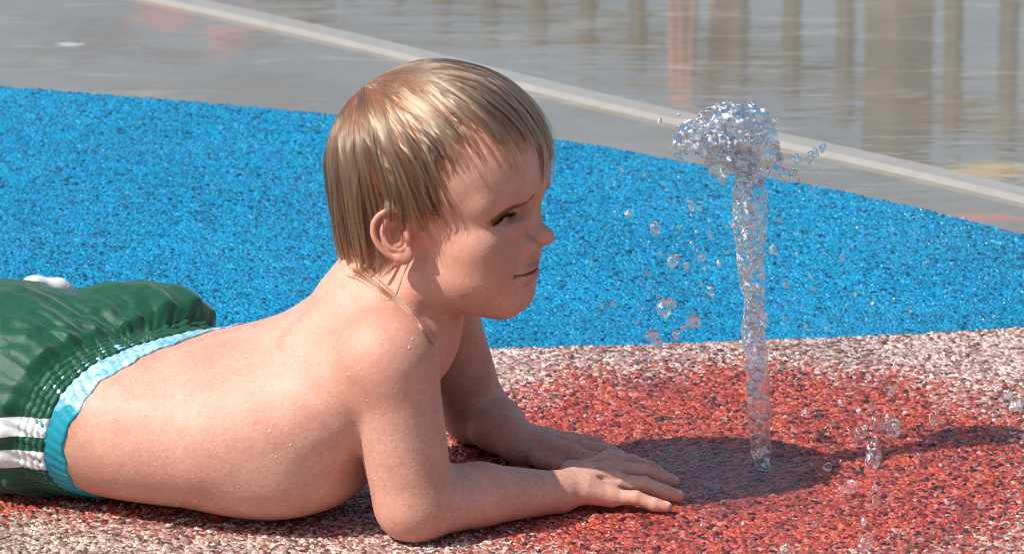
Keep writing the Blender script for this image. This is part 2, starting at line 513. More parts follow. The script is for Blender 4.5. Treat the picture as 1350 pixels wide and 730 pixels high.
# ---- skin material
def skin_material():
    m, nt, b = newmat('wet_skin')
    t = NT(nt)
    P = t.pos()
    n1 = t.noise(P, 26, 6, 0.65).outputs[0]
    n2 = t.noise(P, 160, 3).outputs[0]
    blush = t.attr('blush').outputs['Fac']
    lip = t.attr('lip').outputs['Fac']
    base = t.mix(t.ramp(n1, [(0.35, 0), (0.7, 1)]), (0.58, 0.285, 0.21), (0.71, 0.39, 0.30))
    base = t.mix(t.math('MULTIPLY', t.ramp(n2, [(0.45, 0), (0.75, 1)]), 0.25), base, (0.52, 0.24, 0.15))
    n3 = t.noise(P, 330, 3, 0.7).outputs[0]
    base = t.mix(t.math('MULTIPLY', t.ramp(n3, [(0.42, 0), (0.62, 1)]), 0.38), base, t.mix(1.0, base, (0.80, 0.68, 0.64), 'MULTIPLY'))
    bl = t.math('MULTIPLY', blush, t.math('ADD', 0.45, t.math('MULTIPLY', n1, 0.5)), clamp=True)
    base = t.mix(bl, base, (0.60, 0.215, 0.135))
    base = t.mix(lip, base, (0.50, 0.15, 0.125))
    base = t.mix(t.attr('nail').outputs['Fac'], base, (0.74, 0.47, 0.40))
    t.l(base, b.inputs['Base Color'])
    b.inputs['Subsurface Weight'].default_value = 0.22
    b.inputs['Subsurface Radius'].default_value = (1.0, 0.35, 0.18)
    b.inputs['Subsurface Scale'].default_value = 0.004
    wet = t.attr('wet').outputs['Fac']
    rn = t.noise(P, 60, 3).outputs[0]
    t.l(t.math('SUBTRACT', t.math('MULTIPLY_ADD', rn, 0.3, 0.42), t.math('MULTIPLY', wet, 0.1)), b.inputs['Roughness'])
    b.inputs['Specular IOR Level'].default_value = 0.5
    # water runnels: thin raised films in a web, pores, and beads
    wp = t.n('ShaderNodeVectorMath', operation='ADD')
    nz = t.noise(P, 55, 2)
    sc = t.n('ShaderNodeVectorMath', operation='SCALE'); sc.inputs['Scale'].default_value = 0.016
    t.l(nz.outputs[1], sc.inputs[0]); t.l(P, wp.inputs[0]); t.l(sc.outputs[0], wp.inputs[1])
    vm = t.mapped(wp.outputs[0], (1, 1, 0.7))
    v = t.voro(vm, 62, 'DISTANCE_TO_EDGE').outputs['Distance']
    web = t.ramp(v, [(0.0, 1), (0.025, 0.8), (0.05, 0)])
    web = t.math('MULTIPLY', web, t.ramp(t.noise(P, 34, 2).outputs[0], [(0.40, 0), (0.54, 1)]))
    web = t.math('MULTIPLY', web, wet)
    bd = t.voro(P, 300).outputs['Distance']
    bead = t.math('MULTIPLY', t.ramp(bd, [(0.0, 1), (0.22, 0.7), (0.3, 0)]), t.ramp(t.noise(P, 75, 2).outputs[0], [(0.54, 0), (0.62, 1)]))
    bead = t.math('MULTIPLY', bead, t.attr('beads').outputs['Fac'])
    h = t.math('ADD', t.math('MULTIPLY', web, 1.0), t.math('MULTIPLY', bead, 1.4))
    nb = t.bump(t.noise(P, 420, 3, 0.7).outputs[0], 0.30, 0.0009)
    nb = t.bump(t.noise(P, 120, 3).outputs[0], 0.12, 0.002, nb)
    nb = t.bump(web, 0.12, 0.0004, nb)
    t.l(nb, b.inputs['Normal'])
    t.l(t.math('ADD', t.math('MULTIPLY_ADD', wet, 0.12, 0.05), t.math('ADD', bead, t.math('MULTIPLY', web, 0.6)), clamp=True), b.inputs['Coat Weight'])
    b.inputs['Coat Roughness'].default_value = 0.24
    b.inputs['Coat IOR'].default_value = 1.33
    t.l(t.bump(h, 1.0, 0.0008, t.bump(t.noise(P, 260, 3, 0.7).outputs[0], 0.9, 0.0016)), b.inputs['Coat Normal'])
    return m
SKIN = skin_material()

boy = link_mesh('person', bv * S, bf, SKIN)
tag(boy, 'shirtless boy with wet blond hair lying propped on his forearms beside the water jet', 'person')
qh = to_head(bv)
aq = np.stack([qh[:, 0], np.abs(qh[:, 1]), qh[:, 2]], 1)
def soft(d, r0, r1): return np.clip((r1 - d) / (r1 - r0), 0, 1)
lipd = np.minimum(chain(aq, [(104, 0, -161), (99, 13, -161), (84, 32, -161)], [6.5, 6, 2.5]), chain(aq, [(99, 0, -173.5), (94, 13, -173), (82, 28, -168)], [7, 6.5, 2.5]))
lip = soft(lipd, -2, 8)
bl = 0.75 * soft(sphere(aq, (88, 62, -128), 0), 8, 58)
bl = np.maximum(bl, 0.28 * soft(sphere(aq, (60, 40, -110), 0), 60, 130))
bl = np.maximum(bl, 0.6 * soft(sphere(qh, (134, 0, -122), 0), 8, 30))
bl = np.maximum(bl, 0.8 * soft(ear_sdf(np.stack([qh[:, 0], -np.abs(qh[:, 1]), qh[:, 2]], 1).astype(F32)), -1, 5))
bl = np.maximum(bl, 0.5 * soft(ell(aq, (103, 51, -77), (16, 28, 14)), -4, 8))
bl = np.maximum(bl, 0.55 * soft(sphere(bv, pt(500, -176, 262), 0), 20, 130))
bl = np.maximum(bl, 0.35 * soft(sphere(bv, pt(545, -60, 300), 0), 20, 90))
for h in (HAND_N, HAND_F):
    for f in h['fingers']:
        for j in (0, 1, 3): bl = np.maximum(bl, 0.5 * soft(sphere(bv, f[j], 0), 5, 18))
bl = np.maximum(bl, 0.6 * soft(sphere(bv, ELB_N + np.array([0, -20, -20]), 0), 15, 60))
add_attr(boy, 'blush', bl); add_attr(boy, 'lip', lip)
wet = np.clip((118 - bv[:, 2]) / 60, 0, 1) * np.clip((bv[:, 0] + 480) / 60, 0, 1)
wet = np.where(bv[:, 0] > -95, wet * 0.25, wet)
add_attr(boy, 'wet', np.clip(wet, 0, 1))
nail = np.zeros(len(bv))
for h in (HAND_N, HAND_F):
    for f, r_ in zip(h['fingers'], h['fr']):
        dv = (f[3] - f[2]) / np.linalg.norm(f[3] - f[2])
        side = np.cross(dv, [0, 0, 1]); side /= np.linalg.norm(side); upn = np.cross(side, dv)
        rel = bv - (f[3] + dv * 1.5 + upn * r_ * 0.8)
        nail = np.maximum(nail, soft(np.sqrt(((rel @ dv) / 6.5) ** 2 + ((rel @ side) / 4.8) ** 2 + ((rel @ upn) / 5) ** 2), 0.85, 1.1))
add_attr(boy, 'nail', nail)
beads = np.clip((bv[:, 2] - 40) / 60, 0, 1) * np.where(bv[:, 2] > 330, 0.35, 1.0)
add_attr(boy, 'beads', beads)

# ---- eyes
def eye_material():
    m, nt, b = newmat('eye')
    t = NT(nt)
    d = t.attr('iris').outputs['Fac']
    c = t.ramp(d, [(0.0, (0.004, 0.004, 0.004)), (0.2, (0.004, 0.004, 0.004)), (0.24, (0.10, 0.14, 0.16)), (0.46, (0.03, 0.05, 0.07)), (0.53, (0.55, 0.5, 0.47)), (1.0, (0.6, 0.5, 0.45))])
    t.l(c, b.inputs['Base Color'])
    b.inputs['Roughness'].default_value = 0.08
    return m
EYEM = eye_material()
for sgn in (-1, 1):
    vs, fs = [], []
    nu, nv = 40, 28
    for i in range(nv + 1):
        for j in range(nu):
            a, b_ = math.pi * i / nv, 2 * math.pi * j / nu
            vs.append((math.cos(a), math.sin(a) * math.cos(b_), math.sin(a) * math.sin(b_)))
    for i in range(nv):
        for j in range(nu):
            fs.append((i * nu + j, i * nu + (j + 1) % nu, (i + 1) * nu + (j + 1) % nu, (i + 1) * nu + j))
    vs = np.array(vs)
    g = np.array([1.0, -0.12 * 1, -0.05]); g /= np.linalg.norm(g)
    th = np.arccos(np.clip(vs @ g, -1, 1)) / (math.pi / 2)
    c = np.array([EYE[0], sgn * EYE[1], EYE[2]])
    o = link_mesh('eye', from_head(vs * EYE_R + c) * S, fs, EYEM, boy)
    add_attr(o, 'iris', th)

def trace(u, v, f, t0=3.6):
    d = FWD + (u - 675) * S / DC * np.array([1, 0, 0]) + (365 - v) * S / DC * UPV
    d = d / np.linalg.norm(d)
    p = (CAM + d * t0) / S
    for _ in range(80):
        e = float(f(p[None].astype(F32))[0])
        p = p + d * e * 0.7
        if e < 0.15: break
    return p
rb = np.random.default_rng(5)
vis = np.where((bv[:, 0] > -600) & (bv[:, 2] > 25))[0]
pick = rb.choice(vis, 4000, replace=False)
pn = grad(body_sdf, bv[pick].astype(F32))
hd2 = np.linalg.norm(to_head(bv[pick]), axis=1)
keep = (pn[:, 1] < 0.5) & (hd2 > 225) & (wob(bv[pick], 0.025, 1) + 0.6 * rb.normal(size=len(pick)) > 0.25)
pick, pn = pick[keep], pn[keep]
NS, NR = 8, 3
ico = [(math.cos(r_ / NR * math.pi / 2) * math.cos(2 * math.pi * k / NS), math.cos(r_ / NR * math.pi / 2) * math.sin(2 * math.pi * k / NS), math.sin(r_ / NR * math.pi / 2)) for r_ in range(NR) for k in range(NS)] + [(0, 0, 1)]
ico = np.array(ico)
icf = [(r_ * NS + k, r_ * NS + (k + 1) % NS, (r_ + 1) * NS + (k + 1) % NS, (r_ + 1) * NS + k) for r_ in range(NR - 1) for k in range(NS)] + [((NR - 1) * NS + k, (NR - 1) * NS + (k + 1) % NS, len(ico) - 1) for k in range(NS)]
BVs, BFs = [], []
for i, n_ in zip(pick, pn):
    r_ = rb.uniform(0.6, 1.3) if rb.random() < 0.88 else rb.uniform(1.3, 2.2)
    t1 = np.cross(n_, [0.3, 1, 0.2]); t1 /= np.linalg.norm(t1); t2 = np.cross(n_, t1)
    st_ = rb.uniform(1, 1.5)
    k0 = len(BVs) * len(ico)
    BVs.append(bv[i] - n_ * 0.2 + ico[:, :1] * t1 * r_ + ico[:, 1:2] * t2 * r_ * st_ + ico[:, 2:] * n_ * r_ * 0.42)
    BFs += [tuple(k0 + x for x in f) for f in icf]
BEADM, nt, b = newmat('water_bead')
b.inputs['Base Color'].default_value = (0.70, 0.42, 0.32, 1)
b.inputs['Roughness'].default_value = 0.09
b.inputs['Subsurface Weight'].default_value = 0.3; b.inputs['Subsurface Scale'].default_value = 0.003
beadso = link_mesh('water_beads', np.concatenate(BVs) * S, BFs, BEADM, boy)
tag(beadso, kind='stuff')
# ------------------------------------------------------------------ hair
def hair_material(name, mel, red, rough, rad, tint=None):
    m = bpy.data.materials.new(name); m.use_nodes = True
    nt = m.node_tree; nt.nodes.clear(); t = NT(nt)
    h = t.n('ShaderNodeBsdfHairPrincipled', parametrization='COLOR' if mel == 'attr' else 'MELANIN')
    if mel == 'attr': t.l(t.ramp(t.attr('mel').outputs['Fac'], [(0.08, (0.35, 0.23, 0.145)), (0.19, (0.20, 0.120, 0.069)), (0.34, (0.085, 0.045, 0.024)), (0.55, (0.022, 0.011, 0.006))]), h.inputs['Color'])
    else: h.inputs['Melanin'].default_value = mel
    if mel != 'attr': h.inputs['Melanin Redness'].default_value = red
    h.inputs['Roughness'].default_value = rough
    h.inputs['Radial Roughness'].default_value = rad
    if mel != 'attr': h.inputs['Random Color'].default_value = 0.35
    h.inputs['Random Roughness'].default_value = 0.2
    h.inputs['IOR'].default_value = 1.5
    o = t.n('ShaderNodeOutputMaterial')
    t.l(h.outputs[0], o.inputs['Surface'])
    return m

def hair_object(name, strands, radii, mat, parent, mel=None):
    hc = bpy.data.hair_curves.new(name)
    sizes = [len(s) for s in strands]
    hc.add_curves(sizes)
    P = np.concatenate(strands).astype(F32)
    hc.attributes['position'].data.foreach_set('vector', (P * S).ravel().astype(F32))
    R = np.concatenate(radii).astype(F32) * S
    a = hc.attributes.get('radius') or hc.attributes.new('radius', 'FLOAT', 'POINT')
    a.data.foreach_set('value', R)
    if mel is not None:
        a = hc.attributes.new('mel', 'FLOAT', 'CURVE')
        a.data.foreach_set('value', np.asarray(mel, F32))
    hc.materials.append(mat)
    o = bpy.data.objects.new(name, hc)
    COL.objects.link(o)
    o.parent = parent
    return o

HEM_X = [-150, -95, -62, -45, -8, 14, 26, 50, 76, 98, 120, 150]
HEM_Z = [-108, -118, -118, -70, -56, -60, -62, -28, 22, 50, 30, 6]
def hem(q): return np.interp(q[:, 0], HEM_X, HEM_Z)
WHORL = np.array([-80, 4, 112.0])

def scalp(q): return face_sdf(q.astype(F32)).astype(float)
def sgrad(q): return grad(face_sdf, q.astype(F32), 1.5).astype(float)

def grow(N, seed, zmin=-118):
    r = np.random.default_rng(seed)
    out = np.zeros((0, 3))
    while len(out) < N:
        d = r.normal(size=(N, 3)); d /= np.linalg.norm(d, axis=1)[:, None]
        q = d * np.array([149, 119, 133]) + np.array([-2, 0, 2])
        k = (q[:, 2] > np.where(q[:, 0] > 80, 50, hem(q) + 22)) & (q[:, 2] > zmin)
        out = np.concatenate([out, q[k]])
    q = out[:N]
    for _ in range(3):
        q = q - scalp(q)[:, None] * sgrad(q)
    return q

NSTEP, STEP = 34, 9.0
def walk(root, r, ext, lay0=4.0, lay1=5.5):
    n = len(root)
    P = [root.copy()]
    q = root.copy()
    lay = lay0 + lay1 * r.random(n)
    jit = r.normal(size=n) * 0.10
    stop = hem(root) * 0
    done = np.zeros(n, int) + NSTEP
    alive = np.ones(n, bool)
    for s in range(NSTEP):
        g = sgrad(q)
        rad = q - WHORL; rl = np.linalg.norm(rad, axis=1); rad /= rl[:, None] + 1e-6
        sw = np.cross(g, rad)                       # swirl round the whorl
        low = np.clip((60 - q[:, 2]) / 150, 0, 1)
        grav = np.array([-0.225, 0, -0.974])
        side = np.clip((np.abs(q[:, 1]) - 45) / 50, 0, 1)
        fwd = (np.clip((q[:, 0] + 60) / 120, 0, 1) * (1 - 0.75 * side))[:, None] * np.array([0.55, 0, -0.25])
        grav = grav[None] * (1 + 1.1 * side)[:, None]
        D = rad * (1.0 - 0.5 * low)[:, None] + grav * (0.25 + 0.75 * low)[:, None] + fwd * (1 - 0.65 * low)[:, None] + sw * (0.30 * np.exp(-rl / 90) + jit)[:, None]
        D -= (D * g).sum(1)[:, None] * g
        D /= np.linalg.norm(D, axis=1)[:, None] + 1e-9
        hw = np.clip((-q[:, 0] - 35) / 30, 0, 1) * np.clip((25 - q[:, 2]) / 30, 0, 1)
        fall = np.array([-0.16, 0, -0.98]) - 0.10 * g * np.array([0, 1, 0])
        D = D * (1 - hw)[:, None] + fall * hw[:, None]
        qn = q + D * STEP
        e = scalp(qn)
        g2 = sgrad(qn)
        target = lay * min(1.0, (s + 1) / 5) * np.where(s > 24, 0.9, 1)
        hang = (q[:, 0] < -40) & (q[:, 2] < 10) & (e > target)
        qn = qn + g2 * ((target - e) * np.where(hang, 0.03, 0.8))[:, None]
        past = qn[:, 2] < hem(qn) + ext
        done = np.where(alive & past, s + 1, done)
        alive &= ~past
        q = qn
        P.append(q.copy())
    return np.stack(P, 1), done

def make_hair(N, NG, seed, clump, lay0, lay1, rad, m0, zmin=-118, sd=0.03, short=0):
    r = np.random.default_rng(seed)
    gr = grow(NG, seed + 1, zmin); ge = r.normal(size=NG) * 22 + short
    gp, gd = walk(gr, r, ge, lay0 + 1, lay1)
    gm = m0 + r.normal(size=NG) * 0.06
    rr = grow(N, seed + 2, zmin)
    near = np.zeros(N, int)
    for s in range(0, N, 1000):
        near[s:s + 1000] = np.linalg.norm(rr[s:s + 1000, None] - gr[None], axis=2).argmin(1)
    rp, rd = walk(rr, r, ge[near] + r.normal(size=N) * 7, lay0, lay1)
    strands, radii, mels = [], [], []
    loose = r.random(N) < 0.07
    for i in range(N):
        L = rd[i] + 1
        if L < 4: continue
        p = rp[i, :L]
        gi = near[i]; LG = gd[gi] + 1
        t = np.linspace(0, 1, L)
        gpt = np.stack([np.interp(t * (LG - 1), np.arange(LG), gp[gi, :LG, k]) for k in range(3)], 1)
        w = np.clip((t + 0.02) / 0.40, 0, 1)
        c = (0.4 if loose[i] else clump - 0.10 * r.random()) * w
        off = r.normal(size=3) * 0.9
        p2 = p * (1 - c[:, None]) + (gpt + off * (1 - 0.93 * t[:, None] ** 1.3)) * c[:, None]
        ph = gi * 1.7
        p2 = p2 + np.stack([np.sin(t * 7 + ph), np.cos(t * 6 + ph * 2), np.sin(t * 5 + ph * 3)], 1) * (2.2 * t[:, None])
        if loose[i]: p2 = p2 + r.normal(size=3) * (5 * t[:, None] ** 2)
        bad = np.where((p2[:, 0] > -56) & (p2[:, 2] < np.where(p2[:, 0] < 8, -78, -100)))[0]
        if len(bad):
            if bad[0] < 4: continue
            p2 = p2[:bad[0]]; t = np.linspace(0, 1, len(p2))
        strands.append(from_head(p2))
        radii.append(rad * (0.8 + 0.4 * r.random()) * np.clip(1.15 - 0.85 * t ** 2.5, 0.2, 1))
        mels.append(max(0.14, gm[gi] + r.normal() * sd))
    return strands, radii, mels

HAIRM = hair_material('wet_hair', 'attr', 0.48, 0.16, 0.25)
st, ra, ml = make_hair(4200, 700, 3, 0.7, 0.8, 0.8, 0.42, 0.46, -118, 0.03, 16)
s2, r2, m2 = make_hair(7200, 300, 13, 0.997, 2.6, 3.2, 0.34, 0.20, 5, 0.06)
st += s2; ra += r2; ml += m2
# one thin wet lock trailing from the nape down the side of the neck
lockp = catmull(np.array([trace(u, v, body_sdf) for u, v in [(466, 356), (482, 364), (500, 379), (518, 393), (537, 411), (555, 433), (570, 453), (583, 472)]]), 4)
lr = np.random.default_rng(77)
for i in range(26):
    L = int(len(lockp) * lr.uniform(0.55, 1.0))
    tt = np.linspace(0, 1, L)[:, None]
    q_ = lockp[:L] + np.array([0, -1.6, 1.0]) + lr.normal(size=3) * (3.4 * (1 - tt) ** 1.2 + 0.7)
    st.append(q_); ra.append(0.5 * (1.1 - 0.7 * tt[:, 0])); ml.append(0.36 + 0.06 * lr.normal())
# push strands out of the skin where clumping pulled them in
allp = np.concatenate(st); sz = [len(s) for s in st]
ql = to_head(allp)
e = np.concatenate([face_sdf(ql[i:i + 200000]) for i in range(0, len(ql), 200000)])
m = e < 1.2
gq = sgrad(ql[m])
ql = ql.astype(float); ql[m] += gq * (1.2 - e[m])[:, None]
allp = from_head(ql)
st = np.split(allp, np.cumsum(sz)[:-1])
# thin rat-tail of wet hair down the side of the neck
hair = hair_object('wet_hair', st, ra, HAIRM, boy, ml)

# brows and lashes
LASHM = hair_material('dark_lash', 0.92, 0.4, 0.3, 0.3)
BROWM = hair_material('brow_hair', 0.32, 0.5, 0.35, 0.4)
def project(q, off):
    for _ in range(3):
        q = q + (off - scalp(q))[:, None] * sgrad(q)
    return q
for sgn in (-1, 1):
    rr = np.random.default_rng(50 + sgn)
    ss, rs = [], []
    path = catmull([(132, 14, -58), (127, 31, -59), (114, 53, -59.5), (93, 76, -66)], 8)
    n = 340
    for i in range(n):
        t = rr.random()
        k = t * (len(path) - 1); j = min(int(k), len(path) - 2)
        c = path[j] + (path[j + 1] - path[j]) * (k - j)
        dr = path[j + 1] - path[j]; dr /= np.linalg.norm(dr)
        wv = 10 * (1 - 0.55 * t)
        c = project(c[None], np.array([0.5]))[0]
        nn = sgrad(c[None])[0]
        up_ = np.cross(dr, nn); up_ *= np.sign(up_[2]); up_ /= np.linalg.norm(up_)
        c = c + up_ * (rr.uniform(-1, 1) * (7.5 - 4.2 * t))
        dirv = dr * 0.9 + up_ * (0.45 - 0.6 * t + 0.15 * rr.normal())
        l = 13 * (0.7 + 0.5 * rr.random())
        q = np.array([c, c + dirv * l * .5, c + dirv * l])
        q = project(q, np.array([0.0, 0.9, 0.9]))
        q[:, 1] *= sgn
        ss.append(from_head(q)); rs.append(np.array([0.38, 0.33, 0.10]))
    hair_object('eyebrow', ss, rs, BROWM, boy)
    ss, rs = [], []
    for i in range(130):
        t = rr.random()
        y = 32 + t * 42
        up = i < 200
        z = np.interp(y, [31, 44, 58, 75], [-80.5, -74.0, -73.0, -79]) if up else np.interp(y, [31, 44, 58, 75], [-83, -84.5, -83.5, -81])
        c = np.array([103 - ((y - 47) / 26) ** 2 * 7, y, z])
        c = c - (np.linalg.norm(c - np.array(EYE)) - EYE_R - 2.5) * (c - np.array(EYE)) / np.linalg.norm(c - np.array(EYE))
        out = (c - np.array(EYE)) / np.linalg.norm(c - np.array(EYE))
        dv = out * 1.0 + np.array([0.3, 0.25 * (t - 0.3), -0.55 if up else -0.5])
        dv /= np.linalg.norm(dv)
        l = (13 if up else 6) * (0.75 + 0.5 * rr.random())
        q = np.array([c, c + dv * l * 0.5, c + dv * l + np.array([0, 0, l * 0.25 if up else 0])])
        q[:, 1] *= sgn
        ss.append(from_head(q)); rs.append(np.array([0.75, 0.6, 0.15]))
    hair_object('eyelashes', ss, rs, LASHM, boy)
# ------------------------------------------------------------------ swim shorts
WA = np.array([0.66, -0.724, -0.20]); WA /= np.linalg.norm(WA)
WP = pt(103, -112, 122)
WB = np.cross(WA, [0, 0, 1]); WB /= np.linalg.norm(WB)
WC = np.cross(WB, WA)
WCEN = pt(140, 15, 104)
def w_of(p): return ((p - WP) @ WA).astype(F32)
def ang_of(p):
    q = p - WCEN
    return np.arctan2(q @ WC, q @ WB).astype(F32)
def sstep(x, a, b):
    t = np.clip((x - a) / (b - a), 0, 1)
    return t * t * (3 - 2 * t)
LEG_N = KNEE_N - HIP_N; LEG_F = KNEE_F - HIP_F
PUFF = W(178, 432, 105)
def shorts_sdf(p):
    p = p.astype(F32)
    w = w_of(p); a = ang_of(p)
    d = trunk_sdf(p)
    n = cap(p, HIP_N, HIP_N + LEG_N * 0.8, 96, 84)
    n = smax(n, ((p - (HIP_N + LEG_N * 0.62)) @ (LEG_N / np.linalg.norm(LEG_N))).astype(F32), 4)
    f = cap(p, HIP_F, HIP_F + LEG_F * 0.9, 94, 86)
    f = smax(f, ((p - (HIP_F + LEG_F * 0.66)) @ (LEG_F / np.linalg.norm(LEG_F))).astype(F32), 4)
    d = smin(d, smin(n, f, 14), 30)
    puff = ell(p, PUFF, (95, 62, 44))
    puff = smax(puff, w + 62, 20)
    d = smin(d, puff, 30)
    w = w + 6 * sstep(p[:, 2], 120, 205)
    blouse = sstep(-w, 56, 76)
    off = 5.0 + 9.0 * blouse
    # elastic gathers
    g = np.sin(a * 44 + 1.5 * np.sin(a * 7)) * 0.6 + np.sin(a * 71 + w * 0.15) * 0.4
    off = off + 1.9 * g * (1 - blouse)
    for s in (29, 37, 46, 55):
        off = off - 1.8 * np.exp(-((w + s) / 1.8) ** 2)
    # folds running back from the elastic
    wd = np.clip(-w - 58, 0, 400)
    ph = 1.3 * np.sin(wd * 0.035 + a * 2) + 0.6 * np.sin(wd * 0.09 + a * 5)
    fold = np.sin(a * 19 + ph + 1.2 * np.sin(a * 5)) * 0.6 + np.sin(a * 31 - ph * 1.4 + 2) * 0.35
    off = off + blouse * 6.5 * np.maximum(fold, -0.5) * np.exp(-wd / 95)
    q = p.copy(); q[:, 0] *= 0.7
    off = off + blouse * (2.2 * wob(q, 0.035, 2) + 1.4 * (1 - np.abs(wob(q, 0.05, 3))) ** 2 + 1.0 * (1 - np.abs(wob(p, 0.09, 6))) ** 2 * sstep(wd, 10, 60) + 1.2 * wob(p, 0.12, 4))
    d = d - off
    d = smax(d, w + 22, 3)
    return smax(d, -(p[:, 2] - 1.0), 4).astype(F32)

def lining_sdf(p):
    p = p.astype(F32)
    w = w_of(p); a = ang_of(p)
    d = trunk_sdf(p) - 2.6 - 0.9 * wob(p, 0.16, 5) * (p[:, 2] > 60) - 0.5 * np.sin(a * 60 + w * 0.2)
    edge = w - 3 + 2.0 * np.sin(a * 9) + 1.2 * np.sin(a * 23)
    d = smax(d, edge, 2.0)
    d = smax(d, -(w + 52), 2)
    return smax(d, -(p[:, 2] - 0.8), 3).astype(F32)

def fabric_material(name, kind):
    m, nt, b = newmat(name)
    t = NT(nt)
    P = t.pos()
    if kind == 'green':
        s1 = t.attr('stripe').outputs['Fac']
        st = t.ramp(s1, [(0.49, 0), (0.51, 1)])
        n = t.noise(P, 90, 3).outputs[0]
        g = t.mix(n, (0.0, 0.055, 0.026), (0.001, 0.085, 0.042))
        t.l(t.mix(st, g, (0.72, 0.74, 0.76)), b.inputs['Base Color'])
        b.inputs['Roughness'].default_value = 0.46
        b.inputs['Specular IOR Level'].default_value = 0.32
        b.inputs['Sheen Weight'].default_value = 0.15
        nb = t.bump(t.noise(P, 260, 4, 0.6).outputs[0], 0.35, 0.0012)
        wv = t.noise(t.mapped(P, (1, 1, 4)), 1300, 1).outputs[0]
        t.l(t.bump(wv, 0.3, 0.0004, nb), b.inputs['Normal'])
        b.inputs['Coat Weight'].default_value = 0.0
        b.inputs['Coat Roughness'].default_value = 0.2
    else:
        s1 = t.attr('pale').outputs['Fac']
        st = t.ramp(s1, [(0.47, 0), (0.53, 1)])
        n = t.noise(t.mapped(P, (1, 1, 1)), 110, 4, 0.6, 1.5).outputs[0]
        pale = t.mix(t.ramp(n, [(0.35, 0), (0.62, 1)]), (0.10, 0.38, 0.55), (0.48, 0.70, 0.80))
        t.l(t.mix(st, (0.006, 0.30, 0.42), pale), b.inputs['Base Color'])
        b.inputs['Roughness'].default_value = 0.4
        t.l(t.bump(t.noise(P, 300, 3).outputs[0], 0.4, 0.001), b.inputs['Normal'])
    return m
GREEN = fabric_material('wet_green_satin', 'green')
TEAL = fabric_material('teal_lining', 'teal')

sx = axis_coords([-960, (-700, 7), (-330, 1.7)])
sy = axis_coords([-190, (160, 1.8), (360, 3.2)])
sz = axis_coords([-3, (262, 1.7), (280, 3)])
gv, gf = mesh_sdf(shorts_sdf, sx, sy, sz, slack=2.0)
shorts = link_mesh('swim_shorts', gv * S, gf, GREEN, boy)
yc = np.interp(gv[:, 0], _Tc[:, 0], _Tc[:, 1])
zz = gv[:, 2] - 0.13 * (gv[:, 0] + 578) + 1.5 * np.sin(gv[:, 0] * 0.06)
st = np.maximum(1 - np.abs(zz - 129) / 26, 1 - np.abs(zz - 82) / 28)
st = np.where(gv[:, 1] < yc + 20, st, 0)
add_attr(shorts, 'stripe', np.clip(st, 0, 1))
tag(shorts, 'dark green satin shorts with two white side stripes and gathered elastic')
lx = axis_coords([-660, (-340, 1.5)]); ly = axis_coords([-185, (160, 1.7)]); lz = axis_coords([-3, (235, 1.6)])
lv, lf = mesh_sdf(lining_sdf, lx, ly, lz, slack=2.0)
lining = link_mesh('lining', lv * S, lf, TEAL, shorts)
pl = (lv[:, 2] - 152) / 16 + 0.5 + 0.3 * np.sin(lv[:, 0] * .2)
add_attr(lining, 'pale', np.clip(pl, 0, 1))
# white hem of the far leg, standing up behind the seat
m, nt, b = newmat('white_hem'); t = NT(nt)
b.inputs['Base Color'].default_value = (0.74, 0.75, 0.77, 1); b.inputs['Roughness'].default_value = 0.55
t.l(t.bump(t.noise(t.pos(), 220, 3).outputs[0], 0.4, 0.001), b.inputs['Normal'])
hp = [W(u, v, y) for u, v, y in [(2, 412, 205), (16, 396, 208), (30, 381, 212), (45, 374, 216), (62, 373, 220), (80, 378, 225), (100, 392, 232)]]
hp = catmull(hp, 4)
def hem_sdf(p):
    q = p.copy()
    d = chain(q, hp, [9 + 2 * math.sin(i * 0.7) for i in range(len(hp))], 2)
    d = smin(d, chain(q, hp + np.array([0, 6, -14]), [8] * len(hp), 2), 6)
    return d - 0.8 * wob(p, 0.15, 1)
hv, hf = mesh_sdf(hem_sdf, axis_coords([-720, (-540, 2)]), axis_coords([180, (260, 2)]), axis_coords([120, (250, 2)]), slack=2)
link_mesh('hem', hv * S, hf, m, shorts)
# ------------------------------------------------------------------ ground
def px_grid(name, us, fl, fh, ts, mat, z=0.0, skirt=0.012):
    """grid of ground points between two boundary rows given as photo rows fl(u), fh(u)"""
    V = []
    for t in ts:
        for u in us:
            a = G(u, fl(u)); b = G(u, fh(u))
            p = a + (b - a) * t
            V.append((p[0], p[1], z))
    n, m = len(us), len(ts)
    V = np.array(V)
    i, j = np.meshgrid(np.arange(n - 1), np.arange(m - 1))
    q = (j * n + i).ravel()
    F = np.stack([q, q + 1, q + n + 1, q + n], 1)
    # skirt round the rim
    rim = [k for k in range(n)] + [r * n + n - 1 for r in range(1, m)] + [(m - 1) * n + k for k in range(n - 2, -1, -1)] + [r * n for r in range(m - 2, 0, -1)]
    lowv = V[rim].copy(); lowv[:, 2] = z - skirt
    k0 = len(V); V = np.concatenate([V, lowv])
    R = len(rim)
    sk = np.array([[rim[k], k0 + k, k0 + (k + 1) % R, rim[(k + 1) % R]] for k in range(R)])
    return link_mesh(name, V, np.concatenate([F, sk]), mat)

def poly(us, vs):
    c = catmull(np.stack([us, vs], 1), 12)
    return lambda u: float(np.interp(u, c[:, 0], c[:, 1]))
blue_far = poly([-700, -350, 0, 220, 430, 730, 900, 1130, 1350, 1700], [40, 84, 113, 131, 150, 183, 213, 256, 309, 405])
blue_near = poly([-700, 0, 620, 850, 1100, 1350, 1700], [500, 478, 459, 453, 444, 431, 411])

